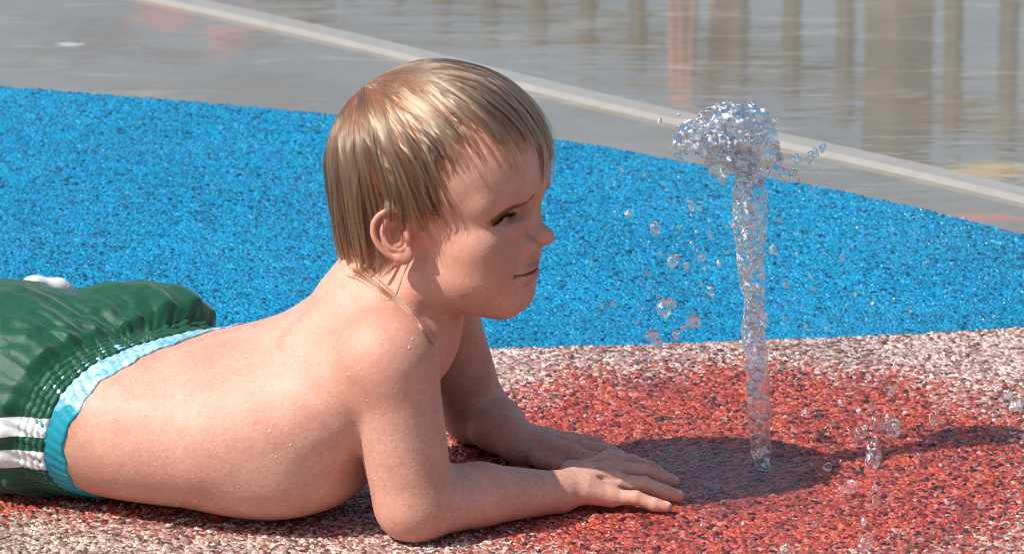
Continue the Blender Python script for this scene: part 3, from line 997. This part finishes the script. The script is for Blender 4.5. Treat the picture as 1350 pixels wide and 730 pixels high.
CC = G(985, 612); RC = 432 * S
SA, SB = G(-260, 652), G(430, 668)
def rubber(kind):
    m, nt, b = newmat(kind + '_rubber')
    t = NT(nt)
    P = t.pos()
    wp = t.n('ShaderNodeVectorMath', operation='ADD')
    sc = t.n('ShaderNodeVectorMath', operation='SCALE'); sc.inputs['Scale'].default_value = 0.0024
    t.l(t.noise(P, 420, 1).outputs[1], sc.inputs[0]); t.l(P, wp.inputs[0]); t.l(sc.outputs[0], wp.inputs[1])
    Q = wp.outputs[0]
    scale = 300 if kind == 'red' else 350
    v = t.voro(Q, scale)
    rnd = t.n('ShaderNodeSeparateColor'); t.l(v.outputs['Color'], rnd.inputs[0])
    r1, r2, r3 = rnd.outputs[0], rnd.outputs[1], rnd.outputs[2]
    big = t.noise(P, 9, 3).outputs[0]
    mid = t.noise(P, 60, 3).outputs[0]
    dist = v.outputs['Distance']
    if kind == 'blue':
        c = t.ramp(r1, [(0.0, (0.0, 0.02, 0.04)), (0.08, (0.0, 0.09, 0.19)), (0.19, (0.0, 0.21, 0.41)), (0.8, (0.0, 0.285, 0.53)), (1.0, (0.002, 0.36, 0.60))])
        c = t.mix(t.math('MULTIPLY', t.ramp(mid, [(0.5, 0), (0.66, 1)]), 0.42), c, (0.0, 0.09, 0.19))
    else:
        sep = t.n('ShaderNodeSeparateXYZ'); t.l(v.outputs['Position'], sep.inputs[0])
        # the voronoi position is in scaled space already in metres
        X, Y = sep.outputs[0], sep.outputs[1]
        dx = t.math('SUBTRACT', X, float(CC[0])); dy = t.math('SUBTRACT', Y, float(CC[1]))
        rr = t.math('SQRT', t.math('ADD', t.math('MULTIPLY', dx, dx), t.math('MULTIPLY', dy, dy)))
        d1 = t.math('SUBTRACT', rr, float(RC))
        # strip under the belly
        ab = SB - SA; L2 = float(ab[0] ** 2 + ab[1] ** 2)
        ax = t.math('SUBTRACT', X, float(SA[0])); ay = t.math('SUBTRACT', Y, float(SA[1]))
        h = t.math('DIVIDE', t.math('ADD', t.math('MULTIPLY', ax, float(ab[0])), t.math('MULTIPLY', ay, float(ab[1]))), L2, clamp=True)
        ex = t.math('SUBTRACT', ax, t.math('MULTIPLY', h, float(ab[0]))); ey = t.math('SUBTRACT', ay, t.math('MULTIPLY', h, float(ab[1])))
        d2 = t.math('SUBTRACT', t.math('SQRT', t.math('ADD', t.math('MULTIPLY', ex, ex), t.math('MULTIPLY', ey, ey))), 0.030)
        d = t.math('MINIMUM', d1, d2)
        d = t.math('ADD', d, t.math('MULTIPLY', t.math('SUBTRACT', t.noise(P, 14, 3).outputs[0], 0.5), 0.09))
        # granule by granule mixing across the border
        f = t.math('ADD', t.math('DIVIDE', d, 0.07), t.math('SUBTRACT', t.math('MULTIPLY', r3, 1.3), 0.65))
        msk = t.math('MULTIPLY_ADD', f, 3.0, 0.5, clamp=True)
        red = t.ramp(r1, [(0.0, (0.025, 0.018, 0.03)), (0.12, (0.05, 0.02, 0.025)), (0.17, (0.24, 0.03, 0.024)), (0.5, (0.47, 0.068, 0.04)), (0.8, (0.62, 0.12, 0.066)), (0.97, (0.62, 0.18, 0.14)), (1.0, (0.6, 0.35, 0.3))])
        red = t.mix(t.math('MULTIPLY', t.ramp(mid, [(0.52, 0), (0.7, 1)]), 0.5), red, (0.09, 0.022, 0.022))
        bei = t.ramp(r1, [(0.0, (0.10, 0.045, 0.04)), (0.16, (0.22, 0.10, 0.085)), (0.3, (0.38, 0.19, 0.16)), (0.55, (0.52, 0.33, 0.28)), (0.75, (0.66, 0.52, 0.45)), (1.0, (0.80, 0.70, 0.62))])
        tan = t.ramp(r1, [(0.0, (0.09, 0.055, 0.04)), (0.2, (0.25, 0.17, 0.12)), (0.6, (0.47, 0.37, 0.28)), (1.0, (0.68, 0.58, 0.46))])
        left = t.math('MULTIPLY_ADD', X, -5.0, -1.05, clamp=True)
        bei = t.mix(left, bei, tan)
        c = t.mix(msk, red, bei)
    soak = None
    if kind == 'red':
        # soaked patch where the falling water keeps the granules flooded
        w0 = G(935, 624); px_, py_ = t.math('SUBTRACT', X, float(w0[0])), t.math('SUBTRACT', Y, float(w0[1]))
        dd = t.math('SQRT', t.math('ADD', t.math('MULTIPLY', px_, px_), t.math('MULTIPLY', py_, py_)))
        dd = t.math('ADD', dd, t.math('MULTIPLY', t.math('SUBTRACT', t.noise(P, 22, 3).outputs[0], 0.5), 0.10))
        soak = t.ramp(dd, [(0.055, 1), (0.095, 0)])
        soak = t.math('MAXIMUM', soak, t.math('MULTIPLY', t.ramp(t.noise(P, 13, 4, 0.6).outputs[0], [(0.5, 0), (0.62, 1)]), 0.55))
        c = t.mix(soak, c, t.mix(1.0, c, (0.62, 0.56, 0.60), 'MULTIPLY'))
        t.l(t.math('MULTIPLY_ADD', soak, 0.45, 0.5), b.inputs['Coat Weight'])
    c = t.mix(t.ramp(t.noise(P, 6, 4, 0.6).outputs[0], [(0.35, 0), (0.65, 1)]), t.mix(1.0, c, (0.80, 0.80, 0.82), 'MULTIPLY'), c)
    t.l(c, b.inputs['Base Color'])
    wet = t.ramp(big, [(0.35, 0), (0.6, 1)])
    t.l(t.math('MULTIPLY_ADD', wet, -0.25, 0.55), b.inputs['Roughness'])
    b.inputs['Specular IOR Level'].default_value = 0.4
    # rounded granules
    hg = t.math('SUBTRACT', 1.0, t.math('MULTIPLY', dist, 1.1), clamp=True)
    hg = t.math('ADD', hg, t.math('MULTIPLY', r2, 0.7))
    hg = t.math('ADD', hg, t.math('MULTIPLY', t.noise(P, 900, 2).outputs[0], 0.25))
    hh = t.math('ADD', hg, t.math('MULTIPLY', mid, 2.0))
    if soak is not None:
        film = t.math('ADD', 2.35, t.math('MULTIPLY', t.noise(t.mapped(P, (1, 1.6, 1)), 75, 2).outputs[0], 0.5))
        k_ = t.math('MULTIPLY', soak, 0.6)
        hh = t.math('ADD', t.math('MULTIPLY', hh, t.math('SUBTRACT', 1.0, k_)), t.math('MULTIPLY', film, k_))
    t.l(t.bump(t.noise(P, 1500, 2).outputs[0], 0.3, 0.0006), b.inputs['Normal'])
    b.inputs['Coat IOR'].default_value = 1.33
    if kind == 'blue':
        sx_ = t.n('ShaderNodeSeparateXYZ'); t.l(P, sx_.inputs[0])
        fl_w = t.math('ADD', t.math('MULTIPLY', sx_.outputs[0], 2.2), t.math('MULTIPLY', t.math('SUBTRACT', t.noise(P, 7, 3).outputs[0], 0.5), 1.6))
        t.l(t.math('MULTIPLY_ADD', t.math('ADD', fl_w, 0.05, clamp=True), 0.8, 0.12), b.inputs['Coat Weight'])
    b.inputs['Coat Roughness'].default_value = 0.12
    dn = t.n('ShaderNodeDisplacement')
    dn.inputs['Scale'].default_value = 0.0019 if kind == 'red' else 0.0016
    dn.inputs['Midlevel'].default_value = 2.0
    t.l(hh, dn.inputs['Height'])
    out = [x for x in nt.nodes if x.type == 'OUTPUT_MATERIAL'][0]
    t.l(dn.outputs[0], out.inputs['Displacement'])
    m.displacement_method = 'BOTH'
    return m
def fine(a, b, c, d, n_out, n_in):
    return np.concatenate([np.linspace(a, b, n_out, endpoint=False), np.linspace(b, c, n_in, endpoint=False), np.linspace(c, d, n_out)])
BLUE = rubber('blue'); RED = rubber('red')
us = fine(-680, -70, 1420, 1690, 60, 900)
blue = px_grid('blue_rubber_surface', us, blue_near, blue_far, np.linspace(0, 1, 620), BLUE)
tag(blue, 'bright blue granular rubber splash pad surfacing', 'ground', kind='structure')
us = fine(-680, -70, 1420, 1690, 60, 900)
front = lambda u: 1150
front_t = lambda u: blue_near(u) + 0.25
red = px_grid('red_rubber_surface', us, front, front_t, np.concatenate([np.linspace(0, 0.48, 60, endpoint=False), np.linspace(0.48, 1, 430)]), RED)
tag(red, 'wet red and pink speckled rubber splash pad surfacing', 'ground', kind='structure')

# concrete apron, to the horizon
def concrete_mat(name, light):
    m, nt, b = newmat(name)
    t = NT(nt)
    P = t.pos()
    n1 = t.noise(P, 3.0, 5).outputs[0]; n2 = t.noise(P, 60, 4).outputs[0]
    if light:
        c = t.mix(n2, (0.24, 0.23, 0.215), (0.33, 0.32, 0.30))
    else:
        c = t.mix(t.ramp(n1, [(0.3, 0), (0.7, 1)]), (0.17, 0.155, 0.12), (0.25, 0.23, 0.185))
        c = t.mix(t.math('MULTIPLY', n2, 0.5), c, (0.11, 0.105, 0.09))
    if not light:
        # mottled streaks, plus reflections painted into the slab colour as tinted patches
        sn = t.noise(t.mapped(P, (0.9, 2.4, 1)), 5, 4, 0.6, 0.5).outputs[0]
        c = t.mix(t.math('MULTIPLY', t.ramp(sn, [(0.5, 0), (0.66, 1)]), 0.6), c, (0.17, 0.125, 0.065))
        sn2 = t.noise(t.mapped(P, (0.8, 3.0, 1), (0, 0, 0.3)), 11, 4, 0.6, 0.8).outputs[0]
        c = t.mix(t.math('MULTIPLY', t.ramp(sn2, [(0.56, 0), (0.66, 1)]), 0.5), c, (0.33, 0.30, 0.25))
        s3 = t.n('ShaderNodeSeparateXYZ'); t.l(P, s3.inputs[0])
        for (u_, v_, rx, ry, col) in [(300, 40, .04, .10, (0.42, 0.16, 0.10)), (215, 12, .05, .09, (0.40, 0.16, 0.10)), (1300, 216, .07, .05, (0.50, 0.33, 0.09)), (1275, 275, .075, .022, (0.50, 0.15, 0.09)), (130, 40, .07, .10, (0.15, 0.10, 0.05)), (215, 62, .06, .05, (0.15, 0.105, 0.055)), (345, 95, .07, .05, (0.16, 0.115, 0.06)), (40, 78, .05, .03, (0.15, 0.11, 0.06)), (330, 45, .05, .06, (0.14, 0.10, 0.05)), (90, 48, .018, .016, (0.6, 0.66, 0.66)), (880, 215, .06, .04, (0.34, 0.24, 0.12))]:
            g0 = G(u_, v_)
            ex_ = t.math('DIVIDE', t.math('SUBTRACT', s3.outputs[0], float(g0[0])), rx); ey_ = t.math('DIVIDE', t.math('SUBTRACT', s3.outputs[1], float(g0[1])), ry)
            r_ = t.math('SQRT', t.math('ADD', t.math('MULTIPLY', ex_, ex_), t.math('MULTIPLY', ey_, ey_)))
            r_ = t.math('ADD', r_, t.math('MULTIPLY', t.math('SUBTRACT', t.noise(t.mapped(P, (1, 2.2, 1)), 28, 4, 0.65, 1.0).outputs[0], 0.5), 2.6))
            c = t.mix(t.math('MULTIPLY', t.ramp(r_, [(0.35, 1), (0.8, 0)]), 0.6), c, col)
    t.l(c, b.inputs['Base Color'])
    b.inputs['Roughness'].default_value = 0.75
    # standing water film: smooth, gently rippled
    film = t.noise(t.mapped(P, (1.0, 1.0, 1.0)), 2.6, 3, 0.5, 0.4).outputs[0]
    wet = t.ramp(film, [(0.25, 0.45), (0.42, 1.0)])
    b.inputs['Coat IOR'].default_value = 1.9
    if light:
        b.inputs['Coat Weight'].default_value = 0.25
    else:
        t.l(wet, b.inputs['Coat Weight'])
    t.l(t.ramp(wet, [(0.3, 0.12), (1.0, 0.02)]), b.inputs['Coat Roughness'])
    r1 = t.noise(t.mapped(P, (0.3, 1.6, 1)), 30, 3, 0.5, 0.5).outputs[0]
    r2 = t.noise(t.mapped(P, (0.4, 1.2, 1)), 7, 2, 0.5).outputs[0]
    h = t.math('ADD', r1, t.math('MULTIPLY', r2, 2.0))
    t.l(t.bump(h, 0.022, 0.008), b.inputs['Coat Normal'])
    t.l(t.bump(n2, 0.3, 0.002), b.inputs['Normal'])
    return m
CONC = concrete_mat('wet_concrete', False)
R = 1500
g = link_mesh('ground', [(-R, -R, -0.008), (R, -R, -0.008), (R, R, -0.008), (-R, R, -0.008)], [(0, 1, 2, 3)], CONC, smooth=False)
tag(g, 'wet grey concrete apron around the splash pad', 'ground', kind='structure')
# pale strip between two concrete slabs
J0, J1 = G(262, 0), G(1350, 250)
jd = (J1 - J0); jd[2] = 0; jl = np.linalg.norm(jd); jd /= jl
jn = np.array([-jd[1], jd[0], 0])
bpts = []
nj = 160
VV, FF = [], []
for i in range(nj + 1):
    c = J0 - jd * 3 + jd * (jl + 6) * i / nj + jn * 0.004 * math.sin(i * 0.37)
    for off, z in ((-0.014, -0.0085), (-0.011, -0.003), (0.011, -0.003), (0.014, -0.0085)):
        p = c + jn * off
        VV.append((p[0], p[1], z))
for i in range(nj):
    for k in range(3):
        a = i * 4 + k
        FF.append((a, a + 1, a + 5, a + 4))
js = link_mesh('concrete_joint', VV, FF, concrete_mat('pale_joint', True), smooth=False)
tag(js, 'pale raised joint strip between wet concrete slabs', 'ground', kind='structure')

# ------------------------------------------------------------------ fence that the wet concrete mirrors
H = 1.15
F0, F1 = G(710, 62, -H), G(1290, 205, -H)
fd = F1 - F0; fd[2] = 0; fl_ = np.linalg.norm(fd); fd /= fl_
fn = np.array([-fd[1], fd[0], 0])
spacing = fl_ / 8.5
FM, nt, b = newmat('olive_painted_steel'); t = NT(nt)
t.l(t.mix(t.noise(t.pos(), 30, 3).outputs[0], (0.055, 0.042, 0.02), (0.085, 0.066, 0.034)), b.inputs['Base Color'])
b.inputs['Roughness'].default_value = 0.6
def bar_mesh(name, w, d, h):
    me = bpy.data.meshes.new(name)
    c = min(w, d) * 0.12
    prof = [(-w / 2 + c, -d / 2), (w / 2 - c, -d / 2), (w / 2, -d / 2 + c), (w / 2, d / 2 - c), (w / 2 - c, d / 2), (-w / 2 + c, d / 2), (-w / 2, d / 2 - c), (-w / 2, -d / 2 + c)]
    V = [(x, y, 0) for x, y in prof] + [(x, y, h) for x, y in prof]
    F = [(i, (i + 1) % 8, 8 + (i + 1) % 8, 8 + i) for i in range(8)] + [tuple(range(7, -1, -1)), tuple(range(8, 16))]
    me.from_pydata(V, [], F); me.materials.append(FM)
    return me
rotz = math.atan2(fd[1], fd[0])
fence = empty('picket_fence', (F0[0], F0[1], -0.008))
fence.rotation_euler = (0, 0, rotz)
tag(fence, 'olive metal picket fence mirrored in the wet concrete', 'fence')
def child(name, me, parent, loc, rot=(0, 0, 0)):
    o = bpy.data.objects.new(name, me); COL.objects.link(o); o.parent = parent; o.location = loc; o.rotation_euler = rot
    return o
pk = bar_mesh('picket', 0.027, 0.02, H - 0.07); po = bar_mesh('post', 0.085, 0.085, H + 0.03)
for i in range(-24, 22):
    if (i - 7) % 12 == 0:
        child('post', po, fence, (i * spacing, 0, 0))
    else:
        child('picket', pk, fence, (i * spacing, 0, 0.05))
for z in (0.12, H - 0.055):
    L = spacing * 48
    child('rail', bar_mesh('rail', 0.03, 0.045, L), fence, (-24.5 * spacing, 0.034, z), (0, math.pi / 2, 0))

def added_drape(name, label, s0, wid, drop, col):  # made-up cloth out of view, added only for its coloured reflection
    m, nt, b = newmat(name + '_cloth'); t = NT(nt)
    t.l(t.mix(t.noise(t.pos(), 40, 3).outputs[0], tuple(c * 0.85 for c in col), col), b.inputs['Base Color'])
    b.inputs['Roughness'].default_value = 0.9
    V, F = [], []
    nx, nz = 16, 40
    for s, th in ((1, 0), ):
        for i in range(nx + 1):
            for k in range(nz + 1):
                q = k / nz * 2 - 1                     # front hem .. over the rail .. back hem
                arc = q * drop
                r = 0.05
                if abs(arc) < r * math.pi / 2: y, z = r * math.sin(arc / r), H + 0.0 + r * math.cos(arc / r) - r + 0.03
                else: y, z = math.copysign(r, arc), H + 0.03 - r - (abs(arc) - r * math.pi / 2)
                y += 0.012 * math.sin(i * 0.9 + abs(q) * 2) * min(1, abs(q) * 3)
                V.append((s0 + wid * (i / nx - 0.5), 0.02 + y, z))
    for i in range(nx):
        for k in range(nz):
            a = i * (nz + 1) + k
            F.append((a, a + nz + 1, a + nz + 2, a + 1))
    o = link_mesh(name, V, F, m)
    sm = o.modifiers.new('thick', 'SOLIDIFY'); sm.thickness = 0.006
    o.location = fence.location; o.rotation_euler = fence.rotation_euler
    tag(o, label, 'added_drape')
added_drape('added_drape', 'pink towel added over the picket fence for its reflection in the wet concrete', 3.05 * spacing, 0.045, 0.62, (0.62, 0.30, 0.24))
added_drape('added_drape', 'orange red towel added over the picket fence for its reflection in the wet concrete', -6.6 * spacing, 0.14, 0.40, (0.62, 0.12, 0.07))
# ------------------------------------------------------------------ water jet and its drops
WM, nt, b = newmat('water'); t = NT(nt)
b.inputs['Base Color'].default_value = (0.97, 0.99, 1, 1)
b.inputs['Transmission Weight'].default_value = 1.0
b.inputs['IOR'].default_value = 1.333
b.inputs['Roughness'].default_value = 0.0
t.l(t.bump(t.noise(t.pos(), 130, 2).outputs[0], 0.14, 0.003), b.inputs['Normal'])
b.inputs['Coat Weight'].default_value = 1.0
b.inputs['Coat Roughness'].default_value = 0.25
b.inputs['Coat IOR'].default_value = 1.45
# white patches painted in for highlights, and the share of light passing straight through
out = [x for x in nt.nodes if x.type == 'OUTPUT_MATERIAL'][0]
tr = t.n('ShaderNodeBsdfTransparent'); m1 = t.n('ShaderNodeMixShader'); m1.inputs[0].default_value = 0.40
t.l(b.outputs[0], m1.inputs[1]); t.l(tr.outputs[0], m1.inputs[2])
df = t.n('ShaderNodeBsdfDiffuse'); df.inputs['Color'].default_value = (0.95, 0.97, 1, 1)
tl = t.n('ShaderNodeBsdfTranslucent'); tl.inputs['Color'].default_value = (0.95, 0.97, 1, 1)
m2 = t.n('ShaderNodeMixShader'); m2.inputs[0].default_value = 0.2
t.l(df.outputs[0], m2.inputs[1]); t.l(tl.outputs[0], m2.inputs[2])
fr = t.math('MULTIPLY', t.ramp(t.noise(t.pos(), 230, 3, 0.65).outputs[0], [(0.55, 0), (0.63, 1)]), 0.85)
m3 = t.n('ShaderNodeMixShader')
t.l(fr, m3.inputs[0]); t.l(m1.outputs[0], m3.inputs[1]); t.l(m2.outputs[0], m3.inputs[2])
t.l(m3.outputs[0], out.inputs['Surface'])
JY = 85
rj = np.random.default_rng(11)
axis = [(1006, 622, 12), (1004, 590, 14), (1000, 540, 16), (997, 490, 18), (995, 440, 19), (993, 390, 20), (990, 340, 22), (988, 295, 26), (987, 258, 26), (984, 230, 20), (978, 205, 24)]
ax = np.array([np.append(W(u, v, JY), r) for u, v, r in axis])
axd = catmull(ax, 6)
blobs, cav = [], []
for i in range(95):
    k = rj.uniform(0.2, len(axd) - 8); j = int(k)
    c = axd[j]
    a = rj.uniform(0, 6.28)
    rr = c[3] * rj.uniform(0.35, 0.85)
    blobs.append((c[:3] + np.array([math.cos(a), math.sin(a), 0]) * rr + np.array([0, 0, rj.normal() * 4]), rj.choice([3.5, 5, 7, 9.5]) * (0.6 + 0.4 * c[3] / 26)))
for i in range(120):
    c = axd[int(rj.uniform(2, len(axd) - 4))]
    a = rj.uniform(0, 6.28); rr = c[3] * rj.uniform(0, 0.65)
    cav.append((c[:3] + np.array([math.cos(a), math.sin(a), 0]) * rr, rj.uniform(2.2, 6.0)))
def jet_sdf(p):
    p = p.astype(F32)
    d = chain(p, axd[:, :3], axd[:, 3] * 0.72, 4)
    d = d + 3.4 * wob(p * np.array([1, 1, 0.45], F32), 0.17, 6) + 1.8 * wob(p * np.array([1, 1, 0.6], F32), 0.36, 7)
    for c, r in blobs: d = smin(d, ell(p, c, (r * .85, r * .85, r * 1.35)), 3.5)
    for c, r in cav: d = smax(d, -ell(p, c, (r, r, r * 1.25)), 2.0)
    return smax(d, -(p[:, 2] - 0.8), 2)
jx = axis_coords([270, (370, 1.3)]); jy = axis_coords([45, (130, 1.5)]); jz = axis_coords([-2, (478, 1.4)])
vj, fj = mesh_sdf(jet_sdf, jx, jy, jz, slack=2.0, newton=0)
jet = empty('water_jet', tuple(W(1006, 622, JY) * S))
tag(jet, 'clear spouting water jet with a bursting mushroom shaped top beside the boy', 'water jet')
link_mesh('column', vj * S, fj, WM, jet)
# bursting head: an open dome of thin sheet, thick ropes along its rim
hc = W(958, 181, JY)
rim, lump = [], []
LOBES = [(W(966, 172, JY), (49, 40, 37)), (W(926, 180, JY - 6), (31, 26, 19)), (W(1001, 188, JY + 4), (20, 22, 32)), (W(978, 205, JY), (28, 26, 22))]
for i in range(165):
    lc, lr_ = LOBES[rj.choice([0, 0, 0, 1, 1, 2, 2, 3])]
    d = rj.normal(size=3); d /= np.linalg.norm(d)
    q = lc + d * np.array(lr_) * rj.uniform(0.82, 1.06)
    lump.append((q, rj.choice([2.5, 4, 5.5, 7.5])))
for i in range(16):                      # ragged fingers flung off the left and right of the crown
    u0 = rj.choice([-1, 1]); a = rj.uniform(-0.5, 0.5)
    q0 = W(905, 182, JY) if u0 < 0 else W(1015, 205, JY)
    for k in range(4):
        lump.append((q0 + np.array([u0 * k * 5, rj.normal() * 3, math.sin(a) * k * 6 + rj.normal() * 9 - k]), 4.2 - 0.8 * k))
for i in range(70):
    a = rj.uniform(0, 6.28)
    q = W(972, 214, JY) + np.array([math.cos(a) * 36 * rj.uniform(.5, 1.1), math.sin(a) * 30 * rj.uniform(.5, 1.1), rj.normal() * 9])
    lump.append((q, rj.uniform(3.5, 8)))
for u, v, r in [(900, 172, 6), (908, 165, 8), (918, 176, 8), (912, 190, 6), (925, 200, 8), (935, 214, 7), (945, 226, 7), (952, 238, 6), (1012, 196, 9), (1018, 180, 8), (1008, 222, 11), (1022, 226, 8), (1036, 232, 10), (1046, 228, 6), (1016, 208, 8), (1000, 236, 9)]:
    lump.append((W(u, v, JY + rj.normal() * 8), r))
hcav = [(hc + rj.normal(size=3) * np.array([26, 20, 20]), rj.uniform(3, 7)) for i in range(110)]
def head_sdf(p):
    p = p.astype(F32)
    o = None
    for lc, lr_ in LOBES:
        e_ = ell(p, lc, lr_); o = e_ if o is None else smin(o, e_, 12)
    core = o
    o = o + 3.6 * wob(p, 0.13, 1) + 1.6 * wob(p, 0.24, 2)
    i = core + 7.5 + 4.5 * wob(p, 0.11, 3)
    d = smax(o, -i, 4)
    for c, r in lump: d = smin(d, sphere(p, c, r), 6.5)
    for c, r in hcav: d = smax(d, -sphere(p, c, r), 2)
    return d
vh, fh = mesh_sdf(head_sdf, axis_coords([205, (388, 1.3)]), axis_coords([30, (145, 1.5)]), axis_coords([360, (520, 1.3)]), slack=2.0, newton=0)
link_mesh('splash_head', vh * S, fh, WM, jet)

# drops: four shapes, one object each
import bmesh
def drop_mesh(k):
    bm = bmesh.new(); bmesh.ops.create_icosphere(bm, subdivisions=3, radius=1)
    for v in bm.verts:
        p = np.array(v.co)[None]
        s = 1 + 0.28 * float(wob(p, 1.6, k)[0]) + 0.12 * float(wob(p, 4.0, k + 3)[0])
        v.co *= s
    me = bpy.data.meshes.new('water_drop'); bm.to_mesh(me); bm.free()
    me.materials.append(WM)
    me.polygons.foreach_set('use_smooth', np.ones(len(me.polygons), bool))
    return me
DM = [drop_mesh(k) for k in range(5)]
def drop(u, v, r, y, label, group, st=1.0):
    r *= 1.1 if group == 'drops over the red rubber' else 0.95
    o = bpy.data.objects.new('water_drop', DM[rj.integers(0, 5)])
    COL.objects.link(o)
    p = W(u, v, y)
    if p[2] < r: p = G(u, v, r * S * 0.8) / S
    o.location = p * S
    e = rj.uniform(0.8, 1.2, 3)
    o.scale = (r * S * e[0], r * S * e[1], r * S * e[2] * st * rj.choice([1, 1, 1.25, 1.6]))
    o.rotation_euler = (rj.uniform(-.4, .4), rj.uniform(-.5, .5), rj.uniform(0, 6.28))
    tag(o, label, 'water drop', group)
LA, GA = 'clear water drop flying between the boy and the water jet', 'drops flying left of the jet'
for u, v, r in [(828, 282, 5), (863, 302, 8), (888, 343, 8), (905, 350, 5), (925, 340, 5), (948, 347, 4), (877, 406, 11), (884, 400, 8), (915, 425, 8), (807, 400, 4), (860, 442, 8), (936, 383, 5), (922, 275, 4), (870, 335, 3), (840, 425, 3), (900, 432, 4), (780, 345, 2.5), (895, 300, 3), (853, 360, 3), (890, 440, 5), (925, 460, 6), (912, 272, 4), (868, 452, 6), (905, 200, 4), (898, 212, 3), (870, 160, 2.5), (820, 225, 3), (800, 300, 2.5), (852, 470, 4), (936, 312, 3), (850, 230, 2.5), (925, 375, 3)]:
    drop(u, v, r, JY + rj.normal() * 25, LA, GA)
LB, GB = 'clear water drop flying in the air right of the water jet', 'drops flying right of the jet'
for u, v, r in [(1022, 160, 4), (1051, 210, 7), (1068, 208, 7), (1076, 203, 5), (1085, 195, 6), (1028, 206, 7), (1086, 226, 3), (1069, 252, 4), (1052, 238, 3), (1035, 375, 4), (1072, 380, 3), (1050, 335, 3), (1088, 452, 4), (1094, 242, 2), (1028, 290, 4), (1020, 330, 5), (1034, 420, 3), (1045, 470, 4), (1110, 340, 2.5), (1150, 400, 2.5), (1062, 430, 3), (1130, 300, 2), (1175, 350, 2), (1120, 480, 3), (1200, 450, 2.5)]:
    drop(u, v, r, JY + rj.normal() * 20, LB, GB)
LC, GC = 'splash drop hopping over the red rubber right of the water jet', 'drops over the red rubber'
for u, v, r, st in [(1159, 562, 8, 1.4), (1178, 568, 9, 1.3), (1150, 534, 6, 1.4), (1233, 541, 6, 1.9), (1234, 555, 7, 1), (1133, 571, 8, .9), (1150, 596, 6, 2.0), (1151, 606, 8, 1.2), (1090, 615, 6, 1), (1107, 531, 3, 1), (1097, 557, 4, 1), (1046, 566, 4, 1), (1121, 641, 6, 1.2), (1153, 643, 4, 1), (1155, 660, 4, 2.2), (1140, 687, 5, 1), (1140, 716, 7, 1.3), (1036, 724, 8, 1.2), (1322, 600, 4, 1), (1293, 666, 4, 1), (1175, 517, 4, 1), (1339, 537, 9, 1), (1329, 522, 8, 1), (1345, 528, 6, 1), (1170, 552, 5, 1), (1182, 556, 5, 1.5), (1141, 560, 4, 1), (1330, 650, 4, 1), (1342, 652, 3, 1), (1316, 512, 4, 1), (1060, 545, 3, 1), (1210, 600, 3, 1), (1250, 620, 3, 1), (1075, 690, 3, 1), (1190, 700, 4, 1)]:
    drop(u, v, r, ((645 - v) / 0.292) - 45, LC, GC, st)
LD, GD = 'small drop lying on the red rubber between the hands and the jet', 'drops by the hands'
for u, v, r in [(952, 672, 3.5), (990, 715, 6), (960, 600, 3), (940, 575, 3), (925, 690, 3), (980, 690, 3), (945, 640, 2.5)]:
    drop(u, v, r, ((645 - v) / 0.292) - 8, LD, GD)

for k in range(46):
    u = rj.normal() * 60 + 900; v = rj.uniform(240, 480)
    if 745 < u < 960: drop(u, v, rj.uniform(1.3, 2.8), JY + rj.normal() * 30, LA, GA)
for k in range(26):
    u = rj.uniform(1030, 1330); v = rj.uniform(300, 500)
    drop(u, v, rj.uniform(1.2, 2.4), JY + rj.normal() * 25, LB, GB)
for k in range(34):
    u = rj.uniform(1060, 1345); v = rj.uniform(520, 720)
    drop(u, v, rj.uniform(1.3, 3.0), ((645 - v) / 0.292) - rj.uniform(5, 40), LC, GC)
# ------------------------------------------------------------------ light
AZ, EL = math.radians(22), math.radians(51)      # shadows fall right and a little away
SUN_DIR = Vector((-math.cos(AZ) * math.cos(EL), -math.sin(AZ) * math.cos(EL), math.sin(EL)))
w = bpy.data.worlds.new('World'); SC.world = w
w.use_nodes = True
nt = w.node_tree
sky = nt.nodes.new('ShaderNodeTexSky'); sky.sky_type = 'NISHITA'
sky.sun_disc = False
sky.sun_elevation = EL
sky.sun_rotation = math.atan2(SUN_DIR.x, SUN_DIR.y)
sky.air_density = 1.2; sky.dust_density = 2.0
nt.links.new(sky.outputs[0], nt.nodes['Background'].inputs[0])
nt.nodes['Background'].inputs[1].default_value = 0.115
sl = bpy.data.lights.new('sun', 'SUN')
sl.energy = 4.6; sl.angle = math.radians(0.5); sl.color = (1.0, 0.95, 0.87)
so = bpy.data.objects.new('sun', sl); COL.objects.link(so)
so.rotation_euler = SUN_DIR.to_track_quat('Z', 'Y').to_euler()
so.location = SUN_DIR * 10
SC.view_settings.view_transform = 'Standard'
SC.view_settings.look = 'None'
SC.view_settings.exposure = 0.18
SC.view_settings.gamma = 1.0
SC.render.engine = 'CYCLES'
try:
    SC.cycles.use_denoising = True
    SC.cycles.denoiser = 'OPENIMAGEDENOISE'
except Exception:
    pass
SC.cycles.pixel_filter_type = 'BLACKMAN_HARRIS'
SC.cycles.filter_width = 1.0
SC.cycles.max_bounces = 14
SC.cycles.transmission_bounces = 14
SC.cycles.transparent_max_bounces = 16
SC.cycles.caustics_refractive = False
SC.cycles.caustics_reflective = False
